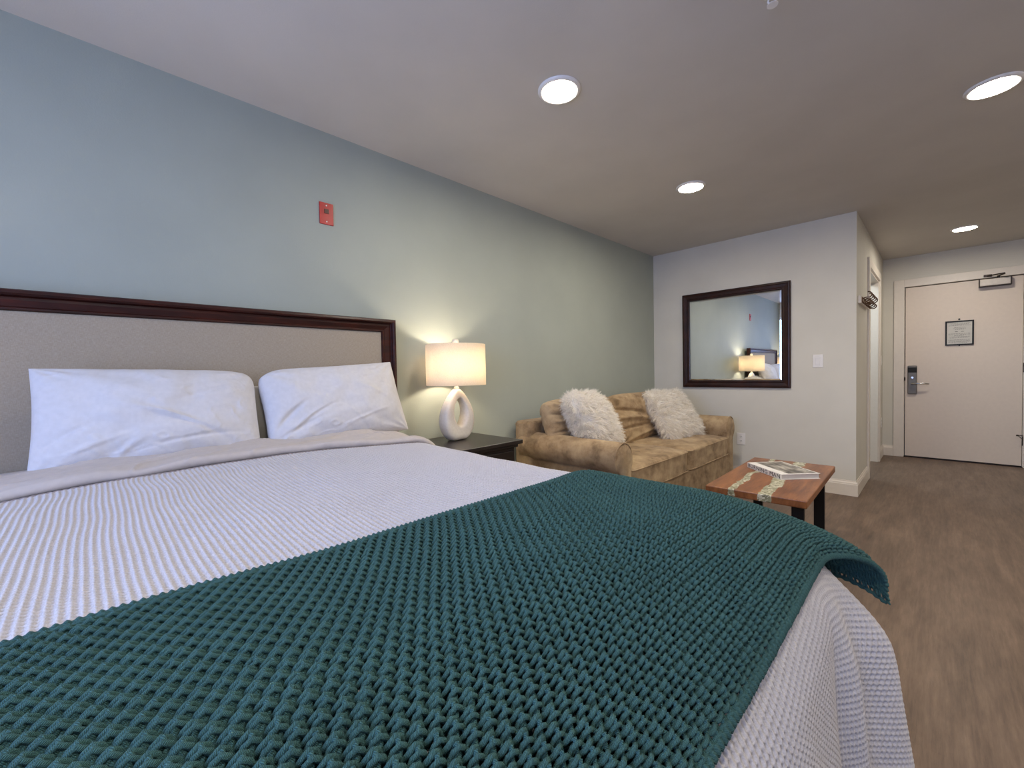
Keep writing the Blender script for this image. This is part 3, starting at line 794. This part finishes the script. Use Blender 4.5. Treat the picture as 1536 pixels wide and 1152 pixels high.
# --- pillows
def pillow_mesh(name, w, h, t, seed, nu=150, nv=100, wr=1.0, pinch=0.06, drop=0.0, sharp=0.42, crease=(), rnd=(0, 0)):
    u = np.linspace(-1, 1, nu); v = np.linspace(-1, 1, nv); U, V_ = np.meshgrid(u, v, indexing='ij')
    U = np.sin(U*PI/2); V_ = np.sin(V_*PI/2)
    parts = []
    for side_ in (1, -1):
        X = w/2*U*(1-pinch*np.cos(V_*PI/2)**1.0*np.abs(U)**3)
        Z = h/2*V_*(1-pinch*1.3*np.cos(U*PI/2)*np.abs(V_)**3)
        rc = np.where(U < 0, rnd[0], rnd[1])*np.abs(U)**5*np.abs(V_)**5*np.where(V_ > 0, 1, 0.35)
        X = X*(1-rc); Z = Z*(1-rc*1.3)
        th_ = t/2*np.clip((1-U**2)*(1-V_**2), 0, 1)**sharp
        th_ = th_*(1-0.25*drop*V_)
        n_ = vn(U*3+seed*7, V_*2.5+side_*3)*0.10+vn(U*7+seed, V_*6+side_)*0.035
        n_ = n_+0.05*np.exp(-(vn(U*4+V_*2+seed, V_*4-U*1.5+side_*5)/0.045)**2)*sst(vn(U*2+seed*3, V_*2), -0.2, 0.4)
        rad = np.hypot(np.abs(U)-1, np.abs(V_)-1); an = np.arctan2(1-np.abs(V_), 1-np.abs(U))
        crn = np.sin(an*13+seed+U*2)*np.exp(-rad*2.6)*sst(rad, 0.03, 0.25)*0.10
        st_ = np.sin(U*26+3*vn(U*3+seed, V_*2)+V_*4)*0.022*sst(np.abs(V_), 0.45, 0.95)
        for (u0, v0, dx, dz, ln, wd, am) in crease:
            s1 = ((U-u0)*dx+(V_-v0)*dz); s2 = (-(U-u0)*dz+(V_-v0)*dx)+0.25*s1*s1
            n_ = n_+am*np.exp(-(s2/wd)**2)*np.exp(-(s1/ln)**2)
        Y = side_*th_*(1+wr*(n_+crn+st_)*1.0)
        parts.append(np.stack([X+0*Y, -Y, Z], -1).reshape(-1, 3))
    q = gridq(nu, nv); n0 = nu*nv
    co_ = np.concatenate(parts); qq = np.concatenate([q, q[:, ::-1]+n0])
    me = npmesh(name, co_, qq)
    bm = bmesh.new(); bm.from_mesh(me); bmesh.ops.remove_doubles(bm, verts=bm.verts, dist=0.0002)
    bmesh.ops.recalc_face_normals(bm, faces=bm.faces); bm.to_mesh(me); bm.free()
    me.polygons.foreach_set('use_smooth', [True]*len(me.polygons))
    return me
def place_pillow(name, label, cat, me, mat, x, y, z, lean, roll=0, yaw=0, group=None):
    """local: width=x, thickness=y (front is -y), height=z ; front faces +X in the room"""
    o = obj(name, me, mat)
    Rm = Matrix.Rotation(R(90+yaw), 4, 'Z') @ Matrix.Rotation(R(-lean), 4, 'X') @ Matrix.Rotation(R(roll), 4, 'Y')
    o.matrix_world = Matrix.Translation((x, y, z)) @ Rm
    return tag(o, label, cat, group)
cr1 = [(0.1, -0.1, 0.8, -0.6, 0.35, 0.03, 0.14), (0.35, -0.35, 0.75, -0.66, 0.3, 0.03, -0.10), (0.55, 0.45, 0.9, 0.42, 0.3, 0.035, -0.10), (-0.6, -0.6, 0.8, 0.6, 0.3, 0.04, 0.12), (-0.3, -0.7, 0.5, 0.86, 0.25, 0.04, 0.10), (-0.75, -0.35, 0.7, 0.7, 0.25, 0.035, -0.10), (0.3, -0.55, 0.97, 0.2, 0.4, 0.03, -0.08)]
cr2 = [(-0.75, -0.25, 0.55, 0.8, 0.30, 0.04, -0.22), (-0.62, -0.45, 0.65, 0.75, 0.32, 0.035, 0.2), (-0.72, -0.6, 0.8, 0.6, 0.3, 0.04, -0.2), (-0.5, -0.35, 0.7, 0.6, 0.25, 0.03, -0.16), (0.3, -0.5, 0.9, 0.4, 0.4, 0.03, 0.05), (0.5, 0.1, 0.7, -0.7, 0.3, 0.04, 0.05)]
place_pillow('bed_pillow', 'left white bed pillow leaning on the headboard, lit bluish on its left side', 'pillow',
             pillow_mesh('bed_pillow', 0.650, 0.375, 0.20, 1, crease=cr1, pinch=0.03, rnd=(0.0, 0.11)), M['pillow'], 0.255, 0.163, 0.968, 20, 1.2, 0, 'white pillows on the bed')
place_pillow('bed_pillow', 'right white bed pillow beside the lamp, with gathered creases at its left end', 'pillow',
             pillow_mesh('bed_pillow', 0.665, 0.385, 0.20, 2, crease=cr2, pinch=0.04, rnd=(0.13, 0.0)), M['pillow'], 0.255, 0.828, 0.978, 20, -3.5, 0, 'white pillows on the bed')
place_pillow('bed_pillow', 'cream bed pillow mostly hidden behind the two white front pillows', 'pillow',
             pillow_mesh('bed_pillow', 0.62, 0.27, 0.07, 3, nu=70, nv=50), M['backpillow'], 0.145, 0.53, 0.945, 6)

# ------------------------------------------------------------------ nightstands and lamps
def nightstand(y, label, w=0.56, rz=0):
    o = thing('nightstand', label, 'nightstand', (0.275, y, 0), 0, 'nightstands beside the bed')
    obj('top', bx(-0.245, 0.245, -w/2, w/2, 0.676, 0.70, 0.004, 3), M['blackwood'], o)
    bm = bmesh.new(); box(bm, -0.225, 0.225, -w/2+0.02, w/2-0.02, 0.655, 0.675, 0.006, 3); obj('moulding', bm, M['blackwood'], o)
    obj('body', bx(-0.21, 0.21, -w/2+0.04, w/2-0.04, 0.12, 0.654, 0.003), M['blackwood'], o)
    for z0, z1 in ((0.14, 0.38), (0.40, 0.64)):
        d = obj('drawer', bx(0.2105, 0.224, -w/2+0.055, w/2-0.055, z0, z1, 0.004), M['blackwood'], o)
        bm = bmesh.new(); lathe(bm, [(0.004, 0.0), (0.005, 0.012), (0.012, 0.018), (0.012, 0.024), (0.003, 0.027)], 16)
        bmesh.ops.rotate(bm, verts=bm.verts, cent=(0, 0, 0), matrix=Matrix.Rotation(R(90), 3, 'Y')); bmesh.ops.translate(bm, verts=bm.verts, vec=(0.224, 0, (z0+z1)/2))
        obj('knob', bm, M['hinge'], d)
    for sx in (-0.185, 0.185):
        for sy in (-w/2+0.065, w/2-0.065): obj('leg', bx(sx-0.02, sx+0.02, sy-0.02, sy+0.02, 0, 0.12, 0.003), M['blackwood'], o)
    return o
nightstand(1.555, 'dark espresso nightstand between the bed and the sofa, under the lamp')
nightstand(-0.845, 'dark espresso nightstand on the window side of the bed', 0.54)
def lamp_base():
    """flattened egg with an off-centre oval hole through it, hole axis along x; local z from 0 to .315"""
    Hh = 0.315; N = 96; K = 22
    zc = 0.120
    outer = []; inner = []
    for k in range(N):
        a = 2*PI*k/N
        # outer egg outline in (y,z)
        ca_, sa = math.cos(a), math.sin(a)
        z = zc+(Hh-zc)*sa if sa > 0 else zc+zc*1.03*sa
        y = 0.123*(abs(ca_)**(0.95 if sa > 0 else 0.62))*(1 if ca_ > 0 else -1)
        if sa > 0: y *= (1-0.42*sa**2)
        else: y *= (1-0.10*abs(sa)**2)
        outer.append((y, max(z, 0.0)))
        iy = 0.002+0.052*ca_*(1-0.20*max(sa, 0)**2); iz = 0.172+0.084*sa
        inner.append((iy, iz))
    bm = bmesh.new(); TH = 0.043
    rings = []
    for j in range(K):
        p = 2*PI*j/K                            # around the tube section: 0 = outer rim, pi = inner rim
        cp = math.cos(p); f2 = 0.5+0.5*(abs(cp)**0.85 if cp > 0 else -abs(cp)**0.32)
        ring = []
        for k in range(N):
            oy, oz = outer[k]; iy, iz = inner[k]
            sx = math.copysign(abs(math.sin(p))**0.45, math.sin(p))
            flat = 1.0
            y = iy+(oy-iy)*f2; z = iz+(oz-iz)*f2
            tz = TH*(1.0-0.38*max(0, (z-0.12)/0.195))
            ring.append(bm.verts.new((sx*tz, y, max(z, 0.0))))
        rings.append(ring)
    for j in range(K):
        A, B = rings[j], rings[(j+1) % K]
        for k in range(N): bm.faces.new((A[k], A[(k+1) % N], B[(k+1) % N], B[k]))
    bmesh.ops.recalc_face_normals(bm, faces=bm.faces)
    return bm
def table_lamp(x, y, label):
    o = thing('table_lamp', label, 'table lamp', (x, y, 0.70), 0, 'table lamps on the nightstands')
    lb = obj('base', lamp_base(), M['ceramic'], o, smooth=True); lb.rotation_euler.z = R(6)
    bm = bmesh.new(); lathe(bm, [(0.015, 0.305), (0.017, 0.318), (0.014, 0.328), (0.009, 0.33), (0.009, 0.37), (0.017, 0.372), (0.017, 0.41)], 20); obj('neck', bm, M['ceramic'], o, smooth=True)
    bm = bmesh.new(); z0, z1, r = 0.337, 0.585, 0.183
    lathe(bm, [(r, z0), (r, z0+0.003), (r-0.001, z1-0.003), (r-0.001, z1), (r-0.0035, z1), (r-0.0025, z0), (r, z0)], 72, cap=False)
    obj('lamp_shade', bm, M['shade'], o, smooth=True)
    bm = bmesh.new(); 
    for k in range(3):
        a = R(20+120*k); tube(bm, [(0, 0, 0.574), (0.180*math.cos(a), 0.180*math.sin(a), 0.574)], 0.0018, 6)
    tube(bm, [(0, -0.02, 0.41), (0, -0.05, 0.45), (0, -0.05, 0.52), (0, 0, 0.574)], 0.002, 6); tube(bm, [(0, 0.02, 0.41), (0, 0.05, 0.45), (0, 0.05, 0.52), (0, 0, 0.574)], 0.002, 6)
    obj('harp', bm, M['chrome'], o)
    bm = bmesh.new(); lathe(bm, [(0.006, 0.576), (0.006, 0.588), (0.018, 0.590), (0.020, 0.603), (0.018, 0.616), (0.006, 0.620)], 20); obj('finial', bm, M['ceramic'], o, smooth=True)
    bm = bmesh.new(); lathe(bm, [(0.012, 0.412), (0.014, 0.425), (0.027, 0.45), (0.030, 0.468), (0.024, 0.488), (0.008, 0.498)], 20); obj('bulb', bm, M['bulb'], o, smooth=True)
    return o
table_lamp(0.205, 1.578, 'lit white table lamp with oval-holed egg base on the nightstand right of the bed')
table_lamp(0.205, -0.845, 'lit white table lamp at the window side of the bed')

# ------------------------------------------------------------------ sofa
SY0, SY1 = 2.245, 4.285; XF = 0.93
sofa = thing('sofa', 'tan microsuede two-cushion sofa with rolled arms against the sage wall', 'sofa', (0.5, (SY0+SY1)/2, 0))
def L2(bm): return local(bm, sofa)
sb_ = bmesh.new(); box(sb_, 0.10, XF-0.05, SY0+0.12, SY1-0.12, 0.06, 0.30, 0.02, 3)
obj('frame_base', L2(sb_), M['suede'], sofa, smooth=True)
def arm(y0, y1, outward):
    """rolled arm: section in (y,z) extruded along x, front face panel with piping"""
    yc = (y0+y1)/2; sec = []
    wI = 0.072
    rr0 = 0.100
    zc_ = 0.560
    ycr = yc+outward*0.010
    sec.append((yc-outward*wI, 0.04)); sec.append((yc-outward*wI, 0.50))
    for a in np.linspace(200, -65, 22):
        aa_ = R(a) ; sec.append((ycr+outward*rr0*math.cos(aa_)*1.0, zc_+rr0*math.sin(aa_)))
    sec.append((yc+outward*0.058, 0.40)); sec.append((yc+outward*0.062, 0.04))
    return sec
for (y0, y1, ow) in ((SY0, SY0+0.16, -1), (SY1-0.16, SY1, 1)):
    sec = arm(y0, y1, ow); bm = bmesh.new(); xs = [0.08, 0.10, 0.3, 0.5, 0.7, XF-0.03, XF-0.012, XF]
    rings = []
    cy_ = sum(p[0] for p in sec)/len(sec)
    for i, x in enumerate(xs):
        k = 0.97 if i == 0 else (0.93 if i == len(xs)-1 else (0.985 if i == len(xs)-2 else 1.0))
        sag = 0.002*math.sin(x*5)
        rings.append([bm.verts.new((x, cy_+(y-cy_)*k, (z-0.35)*k+0.35+(sag if z > 0.5 else 0))) for y, z in sec])
    for A, B in zip(rings, rings[1:]):
        for k in range(len(sec)): bm.faces.new((A[k], A[(k+1) % len(sec)], B[(k+1) % len(sec)], B[k]))
    bm.faces.new(rings[0]); bm.faces.new(rings[-1][::-1]); bmesh.ops.recalc_face_normals(bm, faces=bm.faces)
    a_ = obj('arm', L2(bm), M['suede'], sofa, smooth=True)
    bm = bmesh.new(); tube(bm, [(XF-0.010, cy_+(y-cy_)*0.985, (z-0.35)*0.985+0.35) for y, z in sec], 0.006, 6, closed=False)
    obj('piping', L2(bm), M['suede'], a_, smooth=True)
bm = bmesh.new(); box(bm, 0.03, 0.20, SY0+0.0, SY1, 0.06, 0.745, 0.03, 4)
obj('back', L2(bm), M['suede'], sofa, smooth=True)
def soft_box(name, w, d, h, seed, crown=0.03, n=(34, 30, 12), e=7.0, wob=0.006):
    """boxy cushion with crowned faces; superellipsoid-like"""
    bm = bmesh.new(); bmesh.ops.create_cube(bm, size=2.0)
    bmesh.ops.subdivide_edges(bm, edges=bm.edges[:], cuts=22, use_grid_fill=True)
    P = np.array([v.co[:] for v in bm.verts])
    k = (np.abs(P)**e).sum(1)**(1/e); Q_ = P/k[:, None]
    cr = (1-Q_[:, 0]**2).clip(0, 1)*(1-Q_[:, 1]**2).clip(0, 1)
    X = Q_[:, 0]*w/2; Y = Q_[:, 1]*d/2; Z = Q_[:, 2]*(h/2+crown*np.sqrt(cr))
    Z = Z+wob*vn(P[:, 0]*2.3+seed, P[:, 1]*2.3, P[:, 2]); X = X+wob*vn(P[:, 1]*2+seed, P[:, 2]*2+4, P[:, 0]); Y = Y+wob*vn(P[:, 0]*2+seed+9, P[:, 2]*2, P[:, 1])
    for v, x, y, z in zip(bm.verts, X, Y, Z): v.co = (x, y, z)
    return bm
ym = 3.262; yi0, yi1 = SY0+0.140, SY1-0.140
for (y0, y1, sd) in ((yi0, ym, 1), (ym, yi1, 5)):
    bm = soft_box('c', XF-0.24, y1-y0-0.004, 0.175, sd, 0.022, e=14)
    bmesh.ops.translate(bm, verts=bm.verts, vec=((0.24+XF)/2+0.012, (y0+y1)/2, 0.395))
    s_o = obj('seat_cushion', L2(bm), M['suede'], sofa, smooth=True)
    bm = bmesh.new(); xa, xb = 0.26, XF+0.008
    for zz_ in (0.468, 0.322):
        tube(bm, [(xa, y0+0.012, zz_), (xb-0.03, y0+0.008, zz_), (xb-0.008, y0+0.02, zz_), (xb, y0+0.045, zz_-0.0), (xb+0.003, (y0+y1)/2, zz_), (xb, y1-0.045, zz_), (xb-0.008, y1-0.02, zz_), (xb-0.03, y1-0.008, zz_), (xa, y1-0.012, zz_)], 0.0045, 6)
    obj('piping', L2(bm), M['suede'], s_o, smooth=True)
obj('front_rail', L2(bx(XF-0.045, XF-0.005, yi0-0.06, yi1+0.06, 0.045, 0.31, 0.008, 3)), M['suede'], sofa)
for (y0, y1, sd, lean, zt) in ((yi0-0.12, 3.10, 3, 14, 0.055), (3.10, yi1+0.04, 8, 16, 0.0)):
    wdt = y1-y0
    me = pillow_mesh('back_cushion', wdt, 0.47-zt*2, 0.25, sd, nu=110, nv=80, wr=1.6, pinch=0.03, sharp=0.38, drop=-0.6, rnd=(0.10, 0.08),
                     crease=[(-0.7, 0.3, 0.9, -0.3, 0.4, 0.05, -0.18), (-0.6, 0.0, 0.95, -0.2, 0.5, 0.05, 0.15), (-0.65, -0.35, 0.98, 0.1, 0.5, 0.05, -0.18), (0.1, 0.6, 0.9, -0.4, 0.4, 0.05, -0.12), (-0.1, -0.6, 0.98, 0.2, 0.6, 0.05, 0.12), (0.7, 0.2, 0.3, 0.9, 0.4, 0.06, 0.12)])
    o = obj('back_cushion', me, M['suede'], sofa)
    Rm = Matrix.Rotation(R(90), 4, 'Z') @ Matrix.Rotation(R(-lean), 4, 'X')
    o.matrix_parent_inverse = Matrix.Identity(4)
    o.matrix_local = Matrix.Translation(Vector((0.33, (y0+y1)/2, 0.675+zt))-Vector(sofa.location)) @ Rm
for sx in (0.14, XF-0.08):
    for sy in (SY0+0.1, SY1-0.1):
        obj('foot', L2(bx(sx-0.03, sx+0.03, sy-0.03, sy+0.03, 0, 0.06, 0.004)), M['blackwood'], sofa)

# fuzzy throw pillows
def fur_pillow(name, w, h, t, seed, nh=22000, length=0.058, rnd=(0.05, 0.05)):
    r_ = np.random.default_rng(seed)
    me0 = pillow_mesh(name, w, h, t, seed, nu=60, nv=60, wr=0.6, pinch=0.05, sharp=0.38, rnd=rnd)
    n = len(me0.vertices); P = np.zeros(n*3); me0.vertices.foreach_get('co', P); P = P.reshape(-1, 3)
    N = np.zeros(n*3); me0.vertices.foreach_get('normal', N); N = N.reshape(-1, 3)
    nf = len(me0.polygons); qs = [tuple(p.vertices) for p in me0.polygons]
    ar = np.zeros(nf); me0.polygons.foreach_get('area', ar)
    pick = r_.choice(nf, nh, p=ar/ar.sum())
    W = r_.random((nh, 2)); root = np.zeros((nh, 3)); nr = np.zeros((nh, 3))
    for k, fi in enumerate(pick):
        q = qs[fi]
        if len(q) == 4:
            u, v = W[k]; ws = ((1-u)*(1-v), u*(1-v), u*v, (1-u)*v)
        else:
            u, v = W[k]; 
            if u+v > 1: u, v = 1-u, 1-v
            ws = (1-u-v, u, v)
        for wq, vi in zip(ws, q): root[k] += wq*P[vi]; nr[k] += wq*N[vi]
    nr /= np.maximum(np.linalg.norm(nr, axis=1, keepdims=True), 1e-6)
    if (nr*root).sum() < 0: nr = -nr
    clump = np.stack([vn(root[:, 0]*38+s0, root[:, 2]*38+seed, root[:, 1]*38) for s0 in (0, 20, 40)], -1)
    dirv = nr*0.9+clump*1.0+r_.normal(0, 0.28, (nh, 3))+np.array([0, 0, -0.32])
    dirv /= np.linalg.norm(dirv, axis=1, keepdims=True)
    # keep hairs outside the body
    dt = (dirv*nr).sum(1); dirv += nr*np.maximum(0.18-dt, 0)[:, None]; dirv /= np.linalg.norm(dirv, axis=1, keepdims=True)
    sd_ = np.cross(dirv, r_.normal(0, 1, (nh, 3))); sd_ /= np.linalg.norm(sd_, axis=1, keepdims=True)
    ln = length*(0.5+0.7*r_.random(nh)); wd = 0.0015
    g = np.array([0, 0, -1.0])
    p0 = root-nr*0.003; p1 = p0+dirv*(ln*0.5)[:, None]; p2 = p1+(dirv*0.85+g*0.35+clump*0.2)*(ln*0.5)[:, None]
    vs = np.stack([p0-sd_*wd, p0+sd_*wd, p1-sd_*wd*0.9, p1+sd_*wd*0.9, p2-sd_*wd*0.25, p2+sd_*wd*0.25], 1).reshape(-1, 3)
    b0 = n+np.arange(nh)*6
    hq = np.concatenate([np.stack([b0, b0+1, b0+3, b0+2], -1), np.stack([b0+2, b0+3, b0+5, b0+4], -1)])
    bodyq = np.array([q if len(q) == 4 else (q[0], q[1], q[2], q[2]) for q in qs])
    bm = bmesh.new(); bm.from_mesh(me0)
    me1 = npmesh(name+'_hair', vs, hq-n)
    bm.from_mesh(me1); me2 = bpy.data.meshes.new(name); bm.to_mesh(me2); bm.free()
    me2.polygons.foreach_set('use_smooth', [True]*len(me2.polygons))
    return me2
FP1 = fur_pillow('fuzzy_pillow', 0.41, 0.42, 0.20, 21, rnd=(0.2, 0.22))
FP2 = fur_pillow('fuzzy_pillow', 0.54, 0.47, 0.15, 33)
place_pillow('fuzzy_pillow', 'shaggy ivory throw pillow leaning just inside the near sofa arm', 'throw pillow', FP1, M['fur'], 0.54, 2.53, 0.760, 31, 4, 8, 'shaggy ivory pillows on the sofa')
place_pillow('fuzzy_pillow', 'shaggy ivory throw pillow standing at the far sofa end by the mirror wall', 'throw pillow', FP2, M['fur'], 0.56, 3.80, 0.70, 32, 0, -8, 'shaggy ivory pillows on the sofa')

# ------------------------------------------------------------------ coffee table and book
TZ = 0.45
ct = thing('coffee_table', 'walnut coffee table with pale resin streaks and black metal legs in front of the sofa', 'coffee table', (1.592, 2.945, 0))
ct.rotation_euler = (0, 0, R(1.6))
TW, TL = 0.478, 1.00
obj('table_top', bx(-TW/2, TW/2, -TL/2, TL/2, TZ-0.040, TZ, 0.006, 3), M['table'], ct)
for sy in (-0.34, 0.34):
    bm = bmesh.new(); hw = 0.175
    box(bm, -hw-0.028, -hw+0.028, sy-0.014, sy+0.014, 0.0, TZ-0.041, 0.002); box(bm, hw-0.028, hw+0.028, sy-0.014, sy+0.014, 0.0, TZ-0.041, 0.002)
    box(bm, -hw+0.028, hw-0.028, sy-0.014, sy+0.014, 0.0, 0.04, 0.002); box(bm, -hw+0.028, hw-0.028, sy-0.014, sy+0.014, TZ-0.055, TZ-0.041, 0.002)
    obj('leg_frame', bm, M['black'], ct)
# book: spine along its local x (length .30), cover towards +y
BL, BWd, BT = 0.30, 0.235, 0.032
p0 = Vector((1.405, 3.055)); p1 = Vector((1.650, 2.83))
sp_dir = (p1-p0).normalized(); ang = math.atan2(sp_dir.y, sp_dir.x); BL = (p1-p0).length
bk = thing('book', 'white hardcover photo book with black BURNING MAN spine on the coffee table', 'book', (p0.x, p0.y, TZ+0.0005), ang)
obj('hard_cover', box(box(bx(0, BL, 0, BWd, BT-0.003, BT, 0.0008), 0, BL, 0, BWd, 0, 0.003, 0.0008), 0, BL, 0, 0.004, 0.003, BT-0.003), M['plastic'], bk)
obj('page_block', bx(0.005, BL-0.005, 0.0045, BWd-0.005, 0.0032, BT-0.0032), M['paper'], bk)
obj('cover_photo', bx(0.012, BL-0.012, 0.05, BWd-0.012, BT+0.0001, BT+0.0006), M['cover'], bk)
obj('cover_border', bx(0.001, BL-0.001, BWd-0.0012, BWd+0.0004, BT-0.004, BT+0.0003), M['blackink'], bk)
cu = bpy.data.curves.new('spine_title', 'FONT'); cu.body = 'BURNING MAN'; cu.size = 0.030; cu.align_x = 'CENTER'; cu.align_y = 'CENTER'
cu.offset = 0.0; cu.extrude = 0.0003; cu.space_character = 1.14
tmp = bpy.data.objects.new('tmp', cu); COL.objects.link(tmp); bpy.context.view_layer.update()
tm = bpy.data.meshes.new_from_object(tmp.evaluated_get(bpy.context.evaluated_depsgraph_get())); bpy.data.objects.remove(tmp)
tm.materials.clear()
xs_ = [v.co.x for v in tm.vertices]; ys_ = [v.co.y for v in tm.vertices]
kx = (BL*0.93)/(max(xs_)-min(xs_)); ky = 0.0235/(max(ys_)-min(ys_)); ox, oy = (max(xs_)+min(xs_))/2, (max(ys_)+min(ys_))/2
for v in tm.vertices: v.co = ((v.co.x-ox)*kx+BL/2, -0.0004+(-v.co.z), (v.co.y-oy)*ky+BT/2)
vx_ = sorted(v.co.x for v in tm.vertices); gi = max(range(len(vx_)-1), key=lambda k: vx_[k+1]-vx_[k]); cut = (vx_[gi]+vx_[gi+1])/2
for keep in (lambda x: x < cut, lambda x: x >= cut):
    bm = bmesh.new(); bm.from_mesh(tm); bmesh.ops.delete(bm, geom=[v for v in bm.verts if not keep(v.co.x)], context='VERTS')
    obj('spine_word', bm, M['blackink'], bk)

# ------------------------------------------------------------------ light
def area(name, loc, size, power, col, rot, size_y=None):
    l = bpy.data.lights.new(name, 'AREA'); l.energy = power; l.color = col; l.shape = 'RECTANGLE'
    l.size = size; l.size_y = size_y or size
    o = bpy.data.objects.new(name, l); COL.objects.link(o); o.location = loc; o.rotation_euler = rot; return o
# daylight through the window in the near wall
area('window_daylight', ((WX0+WX1)/2, YN-0.16, (WZ0+WZ1)/2), WX1-WX0, 56, (0.38, 0.52, 1.0), (R(90), 0, 0), WZ1-WZ0)
area('bathroom_lamp', (1.1, 5.9, 2.3), 0.5, 17, (0.72, 0.88, 1.0), (0, 0, 0))
for x_, y_, w_ in ((2.464, 0.03, 'above the foot of the bed'), (3.85, 1.55, 'right of the bed'), (3.85, 3.02, 'right of the coffee table')):  # extra downlights added out of view to warm the room light
    downlight(x_, y_, 'added unseen ceiling light '+w_+', beyond the photo edge')
wd = bpy.data.worlds.new('sky'); scene.world = wd; wd.use_nodes = True
wn = wd.node_tree.nodes; bg = wn['Background']; bg.inputs[0].default_value = (0.5, 0.68, 1.0, 1); bg.inputs[1].default_value = 1.2
scene.view_settings.view_transform = 'Standard'; scene.view_settings.look = 'None'
scene.view_settings.exposure = 0.16; scene.view_settings.gamma = 1.0; scene.view_settings.use_curve_mapping = False
